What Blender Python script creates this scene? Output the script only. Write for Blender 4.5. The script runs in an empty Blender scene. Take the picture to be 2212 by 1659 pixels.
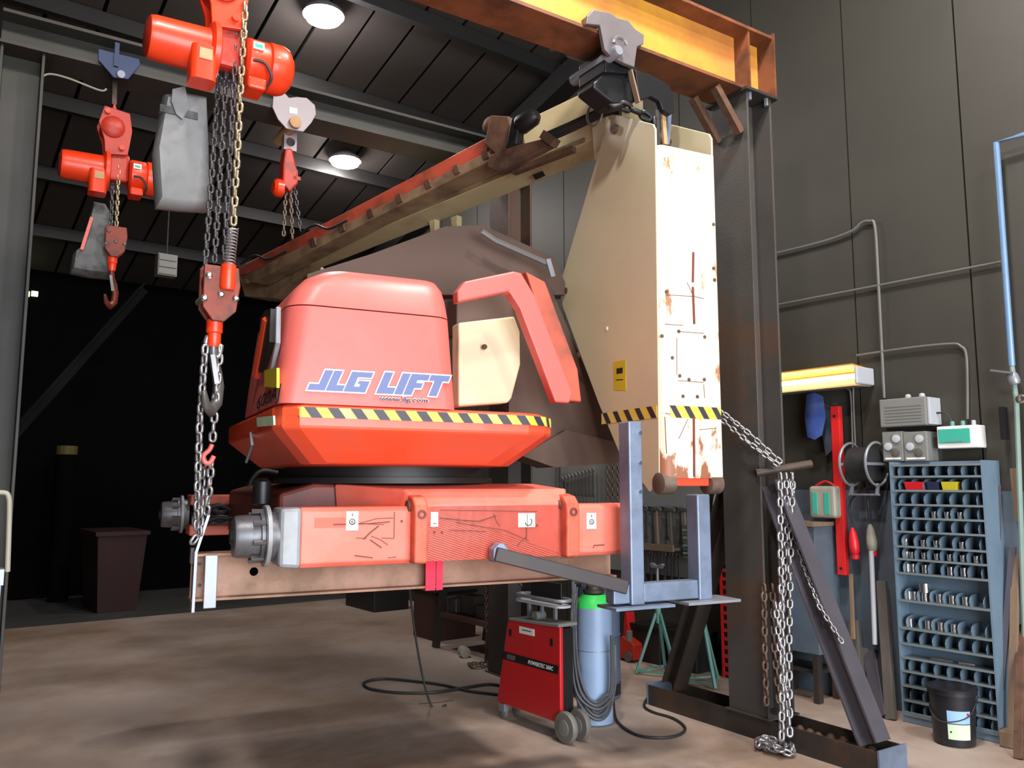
import bpy, bmesh, math, random
from mathutils import Vector, Matrix
RND = random.Random(11)
sc = bpy.context.scene
COL = sc.collection
# ------------------------------------------------------------------ camera, light, exposure
F = 1789.0; PITCH = math.radians(6.85); EYE = 1.6
cd = bpy.data.cameras.new('camera'); cam = bpy.data.objects.new('camera', cd); COL.objects.link(cam)
cam.location = (0, 0, EYE); cam.rotation_euler = (math.pi/2 + PITCH, 0, 0)
cd.sensor_fit = 'HORIZONTAL'; cd.sensor_width = 36; cd.lens = 36*F/2212; cd.clip_start = .05
sc.camera = cam
w = bpy.data.worlds.new('world'); sc.world = w; w.use_nodes = True
w.node_tree.nodes['Background'].inputs[0].default_value = (.75, .85, 1, 1)
w.node_tree.nodes['Background'].inputs[1].default_value = .4
sc.view_settings.view_transform = 'Standard'; sc.view_settings.look = 'None'
sc.view_settings.exposure = 0.65; sc.view_settings.gamma = 1
ROOM, GAN, MAC = 37, 33, 26          # headings of the hall, the gantries and the hanging machine, degrees
def fr(th, p, q, z):
    t = math.radians(th); c, s = math.cos(t), math.sin(t)
    return Vector((p*c - q*s, p*s + q*c, z))
def area_light(name, loc, target, sx, sy, power, col):
    l = bpy.data.lights.new(name, 'AREA'); l.shape = 'RECTANGLE'; l.size = sx; l.size_y = sy; l.energy = power; l.color = col
    o = bpy.data.objects.new(name, l); COL.objects.link(o); o.location = loc
    o.rotation_euler = (Vector(target) - Vector(loc)).to_track_quat('-Z', 'Y').to_euler()
    return o
# daylight entering through the open shop door behind the photographer
area_light('door_daylight', fr(ROOM, .9, -4.3, 2.1), fr(ROOM, .9, 2, 2.0), 6.4, 4.0, 620, (.90, .95, 1))

# ------------------------------------------------------------------ pixel -> frame coordinates
def ray(u, v, th):
    x = (u-1106)/F; y = -(v-829.5)/F
    X, Y, Zz = x, math.cos(PITCH) - y*math.sin(PITCH), math.sin(PITCH) + y*math.cos(PITCH)
    t = math.radians(th); c, s = math.cos(t), math.sin(t)
    return X*c + Y*s, -X*s + Y*c, Zz
def Q(u, v, q, th): r = ray(u, v, th); k = q/r[1]; return (k*r[0], q, EYE + k*r[2])
def PP(u, v, p, th): r = ray(u, v, th); k = p/r[0]; return (p, k*r[1], EYE + k*r[2])
def ZZ(u, v, z, th): r = ray(u, v, th); k = (z-EYE)/r[2]; return (k*r[0], k*r[1], z)
def poly_q(pts, q, th): return [(a[0], a[2]) for a in (Q(u, v, q, th) for u, v in pts)]
def poly_p(pts, p, th): return [(a[1], a[2]) for a in (PP(u, v, p, th) for u, v in pts)]

# ------------------------------------------------------------------ materials
def lin(c):
    return tuple(((x/255)/12.92 if x/255 <= .04045 else ((x/255 + .055)/1.055)**2.4) for x in c)
MATS = {}
def mat(name, rgb, rough=.5, metal=0., var=.12, scale=5., rgb2=None, amt=.5, s2=2.5, lo=.45, hi=.62, bump=.0, bscale=60., stretch=None, emit=None, coat=0., spec=.5):
    m = bpy.data.materials.new(name); m.use_nodes = True; nt = m.node_tree; N = nt.nodes; L = nt.links
    b = N['Principled BSDF']; b.inputs['Roughness'].default_value = rough; b.inputs['Metallic'].default_value = metal
    b.inputs['Coat Weight'].default_value = coat; b.inputs['Specular IOR Level'].default_value = spec
    c = lin(rgb)
    tc = N.new('ShaderNodeTexCoord'); src = tc.outputs['Object']
    if stretch:
        mp = N.new('ShaderNodeMapping'); mp.inputs['Scale'].default_value = stretch; L.new(src, mp.inputs[0]); src = mp.outputs[0]
    n = N.new('ShaderNodeTexNoise'); n.inputs['Scale'].default_value = scale; n.inputs['Detail'].default_value = 6; L.new(src, n.inputs['Vector'])
    mx = N.new('ShaderNodeMix'); mx.data_type = 'RGBA'; L.new(n.outputs['Fac'], mx.inputs[0])
    mx.inputs[6].default_value = (*[x*(1-var*1.6) for x in c], 1); mx.inputs[7].default_value = (*[min(1, x*(1+var*1.6)) for x in c], 1)
    out = mx.outputs[2]
    if rgb2:
        n2 = N.new('ShaderNodeTexNoise'); n2.inputs['Scale'].default_value = s2; n2.inputs['Detail'].default_value = 9; n2.inputs['Roughness'].default_value = .65
        L.new(src, n2.inputs['Vector'])
        rp = N.new('ShaderNodeMapRange'); rp.inputs[1].default_value = lo; rp.inputs[2].default_value = hi; rp.inputs[4].default_value = amt
        L.new(n2.outputs['Fac'], rp.inputs[0])
        m2 = N.new('ShaderNodeMix'); m2.data_type = 'RGBA'; L.new(rp.outputs[0], m2.inputs[0]); L.new(out, m2.inputs[6]); m2.inputs[7].default_value = (*lin(rgb2), 1)
        out = m2.outputs[2]
    L.new(out, b.inputs['Base Color'])
    if bump:
        n3 = N.new('ShaderNodeTexNoise'); n3.inputs['Scale'].default_value = bscale; n3.inputs['Detail'].default_value = 4; L.new(src, n3.inputs['Vector'])
        bp = N.new('ShaderNodeBump'); bp.inputs['Strength'].default_value = bump; bp.inputs['Distance'].default_value = .02
        L.new(n3.outputs['Fac'], bp.inputs['Height']); L.new(bp.outputs[0], b.inputs['Normal'])
    if emit:
        b.inputs['Emission Color'].default_value = (*emit[:3], 1); b.inputs['Emission Strength'].default_value = emit[3]
    MATS[name] = m; return m
M = MATS
mat('floor', (168, 151, 140), .7, var=.18, scale=1.2, rgb2=(124, 95, 70), amt=.9, s2=.55, lo=.40, hi=.66, bump=.15, bscale=8)
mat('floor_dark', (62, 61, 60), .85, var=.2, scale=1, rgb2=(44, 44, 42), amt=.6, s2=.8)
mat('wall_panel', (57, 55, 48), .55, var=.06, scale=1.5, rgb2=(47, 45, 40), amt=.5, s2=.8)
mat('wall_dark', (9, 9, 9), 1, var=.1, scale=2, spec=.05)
mat('ceil', (62, 57, 54), .6, var=.1, scale=.8, rgb2=(52, 47, 38), amt=.6, s2=.5)
mat('purlin', (24, 23, 22), .6)
mat('steel_dark', (58, 52, 48), .55, .3, var=.2, scale=4, rgb2=(92, 66, 48), amt=.7, s2=2.2, lo=.5, hi=.7, bump=.1)
mat('post_steel', (74, 70, 67), .5, .2, var=.15, scale=3, rgb2=(96, 68, 50), amt=.7, s2=1.4, lo=.50, hi=.64, bump=.08)
mat('post_grey', (62, 61, 58), .6, .1, var=.15, scale=3, rgb2=(50, 50, 38), amt=.6, s2=2)
mat('beam_yellow', (214, 150, 52), .5, var=.1, scale=2, rgb2=(186, 112, 62), amt=.8, s2=1.2, lo=.45, hi=.65)
mat('beam_rust', (116, 66, 36), .65, var=.2, scale=4, rgb2=(62, 34, 22), amt=.8, s2=3, lo=.45, hi=.62)
mat('clamp_grey', (104, 98, 100), .5, .2, rgb2=(70, 64, 66), amt=.4)
mat('black_metal', (30, 30, 32), .42, .3, var=.15)
mat('hoist_orange', (226, 58, 18), .38, var=.06, scale=5, rgb2=(150, 36, 14), amt=.6, s2=3, lo=.56, hi=.72, coat=.15)
mat('hoist_red', (176, 44, 24), .45, var=.1, rgb2=(90, 36, 24), amt=.8, s2=6, lo=.5, hi=.65)
mat('block_rust', (120, 46, 28), .5, .2, var=.15, rgb2=(70, 40, 28), amt=.8, s2=9, lo=.45, hi=.6)
mat('chain_steel', (160, 158, 160), .32, .75, var=.2, scale=20)
mat('chain_dark', (92, 90, 92), .38, .7, var=.25, scale=20)
mat('chain_brass', (172, 160, 132), .35, .7, var=.2, scale=15, rgb2=(110, 84, 54), amt=.6, s2=6)
mat('chain_rust', (120, 104, 92), .5, .5, var=.2, scale=20, rgb2=(96, 66, 48), amt=.7, s2=6)
mat('bag_grey', (128, 128, 128), .8, var=.14, scale=9, rgb2=(88, 88, 90), amt=.6, s2=6, lo=.5, hi=.7)
mat('bag_dark', (96, 96, 96), .8, var=.25, scale=9, rgb2=(50, 50, 50), amt=.8, s2=7, lo=.45, hi=.6)
mat('lift_orange', (226, 76, 40), .38, var=.05, scale=2, rgb2=(206, 84, 66), amt=.5, s2=1.5, coat=.1)
mat('lift_pink', (206, 96, 88), .42, var=.05, scale=1.5, rgb2=(212, 110, 102), amt=.6, s2=1.2)
mat('axle_salmon', (232, 106, 84), .45, var=.06, scale=2, rgb2=(238, 128, 112), amt=.7, s2=2.2, lo=.42, hi=.6)
mat('axle_worn', (206, 92, 66), .5, var=.1, scale=5, rgb2=(150, 70, 48), amt=.7, s2=6)
mat('lift_darkred', (112, 44, 34), .55, var=.15, scale=3, rgb2=(70, 34, 26), amt=.7, s2=3)
mat('cream', (206, 196, 160), .5, var=.04, scale=1.5, rgb2=(200, 184, 160), amt=.6, s2=1.1)
mat('cream_rusty', (226, 220, 194), .5, var=.03, scale=2, rgb2=(148, 84, 44), amt=.9, s2=4.5, lo=.59, hi=.66, stretch=(1.3, 1.3, .55))
mat('cream_worn', (232, 222, 198), .5, var=.03, scale=2, rgb2=(140, 78, 44), amt=.95, s2=5, lo=.51, hi=.57, stretch=(1.2, 1.2, .6))
mat('boom_cream', (206, 190, 148), .55, var=.06, scale=2, rgb2=(150, 122, 86), amt=.7, s2=1.4, lo=.48, hi=.66)
mat('boom_dirty', (150, 122, 92), .65, var=.15, scale=3, rgb2=(92, 70, 52), amt=.8, s2=2.5, lo=.42, hi=.6)
mat('boom_red', (196, 84, 62), .5, var=.1, scale=3, rgb2=(120, 70, 52), amt=.85, s2=2, lo=.45, hi=.6)
mat('rust_part', (96, 66, 48), .7, var=.2, scale=8, rgb2=(58, 42, 34), amt=.8, s2=7)
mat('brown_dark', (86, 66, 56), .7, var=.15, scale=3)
mat('rubber', (26, 25, 25), .5, var=.1)
mat('hub_grey', (112, 112, 118), .42, .55, var=.2, scale=8, rgb2=(74, 72, 70), amt=.7, s2=8)
mat('knuckle', (150, 154, 160), .5, .2, var=.1, rgb2=(120, 116, 112), amt=.5, s2=5)
mat('white', (232, 230, 226), .5, var=.03)
mat('decal_blue', (86, 98, 146), .45, var=.04)
mat('decal_navy', (40, 46, 70), .45)
mat('ink', (30, 30, 34), .5)
mat('tape_yellow', (226, 200, 72), .5, var=.08, rgb2=(232, 214, 150), amt=.6, s2=3)
mat('tape_black', (52, 48, 58), .5)
mat('sign_yellow', (200, 182, 40), .5, var=.1)
mat('scratch', (112, 54, 40), .7, var=.2, scale=20)
mat('ibeam', (166, 128, 108), .6, .1, var=.12, scale=3, rgb2=(116, 86, 62), amt=.8, s2=3, lo=.44, hi=.62, bump=.06)
mat('galv', (142, 146, 154), .4, .4, var=.1, scale=6)
mat('pink_strap', (236, 20, 70), .6, emit=None)
mat('frame_blue', (120, 134, 158), .42, .35, var=.12, scale=4, rgb2=(92, 104, 118), amt=.6, s2=5)
mat('arm_dark', (52, 46, 48), .5, .3, var=.12, scale=4, rgb2=(66, 54, 48), amt=.5, s2=4)
mat('welder_red', (190, 22, 30), .38, var=.05, coat=.2)
mat('cyl_blue', (142, 166, 198), .4, .1, var=.04, rgb2=(122, 140, 166), amt=.4, s2=3)
mat('cyl_green', (60, 214, 96), .45)
mat('hose', (86, 88, 92), .5, var=.1)
mat('cable_black', (38, 38, 38), .55)
mat('wheel_grey', (112, 108, 102), .6)
mat('bin_blue', (86, 98, 122), .5, .2, var=.1, scale=3, rgb2=(74, 80, 96), amt=.5)
mat('jack_green', (104, 150, 146), .5, .1, var=.1, scale=6, rgb2=(70, 150, 110), amt=.5, s2=5)
mat('red_rail', (206, 34, 34), .45, var=.06)
mat('rack_blue', (112, 134, 152), .5, .15, var=.05, scale=3, rgb2=(96, 116, 130), amt=.5, s2=3)
mat('rack_shelf', (128, 138, 142), .45, .3, var=.08)
mat('board_blue', (84, 96, 108), .6, var=.08, scale=2, rgb2=(70, 78, 88), amt=.6, s2=2)
mat('chrome', (205, 205, 208), .18, .95, var=.05)
mat('tool_steel', (112, 110, 108), .4, .6, var=.2, scale=10)
mat('box_grey', (120, 120, 116), .6, var=.08, scale=4)
mat('box_light', (176, 178, 184), .55, var=.05)
mat('panel_green', (64, 168, 146), .3, var=.06)
mat('conduit', (104, 102, 100), .5, .2)
mat('pipe_blue', (118, 150, 188), .4, .3)
mat('bar_grey', (96, 92, 100), .45, .5, var=.15, scale=5)
mat('wood', (120, 98, 78), .7, var=.15, scale=8, stretch=(6, 6, 1))
mat('wood_light', (178, 140, 100), .7, var=.1, scale=8)
mat('timber_grey', (86, 80, 74), .8, var=.15, scale=6, stretch=(6, 6, .8))
mat('bucket', (30, 30, 36), .35, var=.1)
mat('label_green', (206, 232, 196), .5)
mat('label_blue', (150, 190, 240), .5)
mat('jug', (150, 146, 132), .5, var=.08)
mat('blue_cloth', (54, 78, 150), .7, var=.2, scale=9, rgb2=(84, 100, 140), amt=.6, s2=7)
mat('plug_red', (206, 34, 44), .4)
mat('dark_blue_metal', (30, 48, 84), .5, .2, var=.15)
mat('heart_grey', (150, 140, 144), .5, .1, var=.06)
mat('tube_glow', (255, 230, 180), .4, emit=(1, .80, .45, 14))
mat('lamp_glow', (255, 255, 255), .4, emit=(1, .97, .93, 60))
mat('lamp_body', (120, 118, 116), .45, .4)
mat('fluor_body', (150, 138, 118), .5)
mat('shelf_rust', (80, 52, 46), .6, var=.2)
mat('tube_white', (255, 255, 255), .4, emit=(1, 1, 1, 12))
mat('slit_glow', (240, 240, 150), .4, emit=(.95, 1, .5, 1.2))
mat('rag_blue', (40, 110, 230), .7)
mat('pale_green', (128, 150, 142), .5, .1)
mat('olive', (84, 78, 30), .7)
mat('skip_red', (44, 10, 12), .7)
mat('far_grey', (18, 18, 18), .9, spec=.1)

# ------------------------------------------------------------------ mesh builder
BASE = {}
class MB:
    def __init__(s): s.v = []; s.f = []
    def add(s, vs, fs):
        o = len(s.v); s.v += [tuple(x) for x in vs]; s.f += [tuple(i+o for i in f) for f in fs]; return s
    def box(s, x0, x1, y0, y1, z0, z1):
        return s.add([(x, y, z) for x in (x0, x1) for y in (y0, y1) for z in (z0, z1)],
                     [(0, 1, 3, 2), (4, 6, 7, 5), (0, 4, 5, 1), (2, 3, 7, 6), (0, 2, 6, 4), (1, 5, 7, 3)])
    def loft(s, rings, cap=True):
        n = len(rings[0]); vs = [p for r in rings for p in r]; fs = []
        for k in range(len(rings)-1):
            for i in range(n):
                j = (i+1) % n; fs.append((k*n+i, k*n+j, (k+1)*n+j, (k+1)*n+i))
        if cap: fs.append(tuple(range(n))[::-1]); fs.append(tuple((len(rings)-1)*n+i for i in range(n)))
        return s.add(vs, fs)
    def pq(s, poly, q0, q1): return s.loft([[(a, q0, b) for a, b in poly], [(a, q1, b) for a, b in poly]])
    def pp(s, poly, p0, p1): return s.loft([[(p0, a, b) for a, b in poly], [(p1, a, b) for a, b in poly]])
    def pz(s, poly, z0, z1): return s.loft([[(a, b, z0) for a, b in poly], [(a, b, z1) for a, b in poly]])
    def lathe(s, o, d, prof, n=20, cap=True):
        d = Vector(d).normalized(); o = Vector(o); a = d.orthogonal().normalized(); b = d.cross(a)
        rings = [[o + d*t + (a*math.cos(2*math.pi*i/n) + b*math.sin(2*math.pi*i/n))*max(r, 1e-4) for i in range(n)] for t, r in prof]
        return s.loft(rings, cap)
    def cyl(s, a, b, r, n=14, r2=None):
        a = Vector(a); b = Vector(b); return s.lathe(a, b-a, [(0, r), ((b-a).length, r if r2 is None else r2)], n)
    def tube(s, pts, r, n=8, closed=False):
        P = [Vector(p) for p in pts]; m = len(P); T = []
        for i in range(m):
            if closed: t = P[(i+1) % m] - P[i-1]
            else: t = P[min(i+1, m-1)] - P[max(i-1, 0)]
            T.append(t.normalized())
        nrm = T[0].orthogonal().normalized(); rings = []
        for i in range(m):
            nrm = (nrm - T[i]*nrm.dot(T[i])).normalized(); b = T[i].cross(nrm)
            rings.append([P[i] + (nrm*math.cos(2*math.pi*k/n) + b*math.sin(2*math.pi*k/n))*r for k in range(n)])
        if closed: rings.append(rings[0]); return s.loft(rings, False)
        return s.loft(rings, True)
    def bar(s, a, b, wd, ht, up=(0, 0, 1)):
        a = Vector(a); b = Vector(b); d = (b-a).normalized(); u = Vector(up); sd = d.cross(u).normalized(); u = sd.cross(d)
        return s.loft([[c + sd*wd/2*i + u*ht/2*j for i, j in ((-1, -1), (1, -1), (1, 1), (-1, 1))] for c in (a, b)])
    def hbeam(s, a, b, h, wd, tf, tw, up=(0, 0, 1)):
        a = Vector(a); b = Vector(b); d = (b-a).normalized(); u = Vector(up); sd = d.cross(u).normalized(); u = sd.cross(d)
        for off, ww, hh in ((h/2-tf/2, wd, tf), (-h/2+tf/2, wd, tf), (0, tw, h-2*tf)):
            s.bar(a+u*off, b+u*off, ww, hh, up)
        return s
    def build(s, name, m, parent=None, smooth=0, bevel=0, th=0, base=(0, 0, 0), seg=2, label=None):
        if parent is not None: base = BASE[parent.name]
        me = bpy.data.meshes.new(name); bx, by, bz = base
        me.from_pydata([(x-bx, y-by, z-bz) for x, y, z in s.v], [], s.f)
        bm = bmesh.new(); bm.from_mesh(me); bmesh.ops.recalc_face_normals(bm, faces=bm.faces)
        bm.to_mesh(me); bm.free()
        me.materials.append(M[m])
        o = bpy.data.objects.new(name, me); COL.objects.link(o)
        if smooth:
            me.shade_smooth(); me.set_sharp_from_angle(angle=math.radians(smooth))
        if bevel:
            md = o.modifiers.new('bevel', 'BEVEL'); md.width = bevel; md.segments = seg; md.limit_method = 'ANGLE'; md.angle_limit = math.radians(40)
        if parent is not None: o.parent = parent
        else:
            o.location = fr(th, *base); o.rotation_euler = (0, 0, math.radians(th))
        BASE[o.name] = base
        if label: o['label'] = label
        return o
def tag(o, label=None, cat=None, group=None, kind=None):
    if label: o['label'] = label
    if cat: o['category'] = cat
    if group: o['group'] = group
    if kind: o['kind'] = kind
    return o
def thing(name, label, cat, th, base, group=None, kind=None):
    o = bpy.data.objects.new(name, None); COL.objects.link(o); o.empty_display_size = .1
    o.location = fr(th, *base); o.rotation_euler = (0, 0, math.radians(th)); BASE[o.name] = tuple(base)
    return tag(o, label, cat, group, kind)
def rrect(p0, p1, q0, q1, r, z, n=5):
    out = []
    for cx, cy, a0 in ((p1-r, q1-r, 0), (p0+r, q1-r, 90), (p0+r, q0+r, 180), (p1-r, q0+r, 270)):
        for i in range(n+1):
            a = math.radians(a0 + 90*i/n); out.append((cx + r*math.cos(a), cy + r*math.sin(a), z))
    return out
def smooth_path(pts, k=6):
    P = [Vector(p) for p in pts]; out = []
    for i in range(len(P)-1):
        p0, p1, p2, p3 = P[max(i-1, 0)], P[i], P[i+1], P[min(i+2, len(P)-1)]
        for j in range(k):
            t = j/k
            out.append(.5*((2*p1) + (p2-p0)*t + (2*p0-5*p1+4*p2-p3)*t*t + (3*p1-p0-3*p2+p3)*t**3))
    out.append(P[-1]); return out
LINKS = {}
def link_mesh(L, W, r, m):
    key = (L, W, r, m)
    if key in LINKS: return LINKS[key]
    b = MB(); h = L/2 - W/2; pts = []
    for k in range(6): a = math.radians(-90 + 180*k/5); pts.append((h + (W/2-r)*math.cos(a), (W/2-r)*math.sin(a), 0))
    for k in range(6): a = math.radians(90 + 180*k/5); pts.append((-h + (W/2-r)*math.cos(a), (W/2-r)*math.sin(a), 0))
    b.tube(pts, r, 5, True)
    me = bpy.data.meshes.new('chain_link'); me.from_pydata(b.v, [], b.f); me.materials.append(M[m]); me.shade_smooth(); LINKS[key] = me
    return me
def chain(parent, pts, L, W, r, m, roll=20, gap=None):
    base = Vector(BASE[parent.name]); P = [Vector(p) for p in pts]
    step = (L - 2.1*r) if gap is None else gap
    seg = [0]
    for i in range(1, len(P)): seg.append(seg[-1] + (P[i]-P[i-1]).length)
    n = max(1, int(seg[-1]/step)); me = link_mesh(L, W, r, m)
    for k in range(n):
        d = (k+.5)*step; i = 1
        while i < len(P)-1 and seg[i] < d: i += 1
        t = (d - seg[i-1])/max(1e-6, seg[i]-seg[i-1]); pos = P[i-1].lerp(P[i], min(t, 1)); tn = (P[i]-P[i-1]).normalized()
        ref = Vector((0, 1, 0)) if abs(tn.y) < .9 else Vector((1, 0, 0))
        y = (ref - tn*ref.dot(tn)).normalized(); z = tn.cross(y)
        a = math.radians(roll + (90 if k % 2 else 0) + RND.uniform(-8, 8)); y2 = y*math.cos(a) + z*math.sin(a); z2 = tn.cross(y2)
        o = bpy.data.objects.new('chain_link', me); COL.objects.link(o); o.parent = parent
        o.matrix_local = Matrix((tn, y2, z2)).transposed().to_4x4(); o.location = pos - base
def text_mb(s, width, height, place, shear=0., offset=0., ext=.0):
    """lettering: mesh of the built-in font, fitted to width x height; place maps (x, y, depth) to frame coordinates"""
    c = bpy.data.curves.new('lettering', 'FONT'); c.body = s; c.shear = shear; c.offset = offset; c.resolution_u = 2; c.extrude = .004
    o = bpy.data.objects.new('lettering', c); COL.objects.link(o)
    dg = bpy.context.evaluated_depsgraph_get(); me = o.evaluated_get(dg).to_mesh()
    xs = [v.co.x for v in me.vertices]; ys = [v.co.y for v in me.vertices]
    x0, x1, y0, y1 = min(xs), max(xs), min(ys), max(ys)
    b = MB(); b.add([place((v.co.x-x0)/(x1-x0)*width, (v.co.y-y0)/(y1-y0)*height, 1 if v.co.z > 0 else 0) for v in me.vertices], [tuple(p.vertices) for p in me.polygons])
    bpy.data.objects.remove(o); bpy.data.curves.remove(c)
    return b
def holed(poly_w, poly_h, cx, cz, r, p0, z0, q0, q1, n=16):
    """rectangular plate p0..p0+w, z0..z0+h with a round hole"""
    b = MB(); ring = []; outer = []
    an = [2*math.pi*k/n + .01 for k in range(n)] + [math.atan2(zz-cz, xx-cx) % (2*math.pi) for xx in (p0, p0+poly_w) for zz in (z0, z0+poly_h)]
    an.sort()
    for a in an:
        c, s_ = math.cos(a), math.sin(a); ring.append((cx + r*c, cz + r*s_))
        tx = ((p0+poly_w-cx) if c > 0 else (p0-cx))/c; tz = ((z0+poly_h-cz) if s_ > 0 else (z0-cz))/s_; t = min(tx, tz)
        outer.append((cx+t*c, cz+t*s_))
    rings = [[(a, q0, z) for a, z in ring], [(a, q0, z) for a, z in outer], [(a, q1, z) for a, z in outer], [(a, q1, z) for a, z in ring]]
    rings.append(rings[0]); b.loft(rings, False); return b

# ================================================================== the hall (heading ROOM)
WP = 5.9                                   # face of the long right wall
def roof(q): return 6.3 + .25*(7-q)
def struct(name, mb, m, **k):
    o = mb.build(name, m, th=ROOM, **k); o['kind'] = 'structure'; return o
struct('floor', MB().box(-11, WP+.1, -4.6, 10.9, -.12, 0), 'floor')
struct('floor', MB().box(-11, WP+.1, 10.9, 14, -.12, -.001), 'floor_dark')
wr = struct('wall_right', MB().pp([(-4.6, 0), (14, 0), (14, roof(14)), (-4.6, roof(-4.6))], WP+.035, WP+.15), 'wall_dark')
SEAM0, SW = 2.56, .86
for k in range(-6, 14):
    a = SEAM0 + k*SW; b_ = min(a + SW, 13.98); a = max(a, -4.5)
    if b_ - a < .1: continue
    g = .006
    MB().pp([(a+g, .002), (b_-g, .002), (b_-g, roof(b_)-.01), (a+g, roof(a)-.01)], WP, WP+.034).build('panel', 'wall_panel', wr)
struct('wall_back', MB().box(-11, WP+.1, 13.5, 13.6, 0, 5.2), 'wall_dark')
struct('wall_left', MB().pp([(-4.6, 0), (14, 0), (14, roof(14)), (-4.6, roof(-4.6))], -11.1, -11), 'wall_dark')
rw = MB(); rw.box(-11, -2.4, -4.6, -4.45, 0, 9.2); rw.box(4.2, WP+.1, -4.6, -4.45, 0, 9.2); rw.box(-2.4, 4.2, -4.6, -4.45, 4.2, 9.2)
struct('wall_rear', rw, 'wall_dark')
ce = struct('ceiling', MB().loft([[(-11, q, roof(q)+.03), (WP+.1, q, roof(q)+.03), (WP+.1, q, roof(q)+.12), (-11, q, roof(q)+.12)] for q in (-4.6, 14)]), 'wall_dark')
purl = [6.83 + 1.35*k for k in range(-3, 6)]
for a, b_ in zip(purl, purl[1:]):
    if a > 13: continue
    for k in range(-15, 7):
        p0 = 3.14 + .45*k; p1 = min(p0+.45, WP)
        if p1 - p0 < .1: continue
        MB().loft([[(p0+.018, q, roof(q)), (p1-.018, q, roof(q)), (p1-.018, q, roof(q)+.029), (p0+.018, q, roof(q)+.029)] for q in (a+.02, b_-.02)]).build('panel', 'ceil', ce)
for q in purl[:-1]:
    MB().loft([[(p, q-.04, roof(q)-.16), (p, q+.04, roof(q)-.16), (p, q+.04, roof(q)-.005), (p, q-.04, roof(q)-.005)] for p in (-10.9, WP-.01)]).build('purlin', 'purlin', ce)
struct('trim_1', MB().loft([[(WP-.22, q, roof(q)-.42), (WP-.003, q, roof(q)-.42), (WP-.003, q, roof(q)-.17), (WP-.22, q, roof(q)-.17)] for q in (-4.4, 13.4)]), 'purlin')
# ceiling lamps
def high_bay(p, q, label, drop, watts=14):
    z = roof(q) - drop; t = thing('high_bay_lamp', label, 'lamp', ROOM, (p, q, z), 'high bay ceiling lamps')
    MB().lathe((p, q, z), (0, 0, 1), [(.02, .20), (.06, .19), (.10, .12), (.13, .08 if drop < .5 else .02), (drop-.04, .08 if drop < .5 else .02)], 24).build('housing', 'lamp_body', t, smooth=40)
    MB().lathe((p, q, z), (0, 0, 1), [(0, .05), (-.02, .165), (.03, .185)], 24).build('lens', 'lamp_glow', t, smooth=60)
    l = bpy.data.lights.new('lamp_light', 'AREA'); l.shape = 'DISK'; l.size = .5; l.energy = watts; l.color = (1, .92, .86)
    o = bpy.data.objects.new('lamp_light', l); COL.objects.link(o); o.parent = t; o.location = (0, 0, -.03)
    l = bpy.data.lights.new('lamp_glow_light', 'POINT'); l.energy = 26; l.shadow_soft_size = .12; l.color = (1, .90, .92)
    o = bpy.data.objects.new('lamp_glow_light', l); COL.objects.link(o); o.parent = t; o.location = (0, 0, -.22)
high_bay(3.08, 7.12, 'round lit ceiling lamp cut off by the top edge above the grey trolley', .19)
high_bay(4.32, 9.2, 'round lit ceiling lamp hanging behind the sloping boom', .17)
for p_, q_, lab in ((3.4, 2.0, 'added unseen ceiling lamp over the rack side of the shop'), (.3, 1.2, 'added unseen ceiling lamp above the open floor behind the photographer'), (3.6, -1.6, 'added unseen ceiling lamp near the open door on the rack side')):
    high_bay(p_, q_, lab, .9, 125)  # unseen lamps outside the frame, added to brighten the floor

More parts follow.
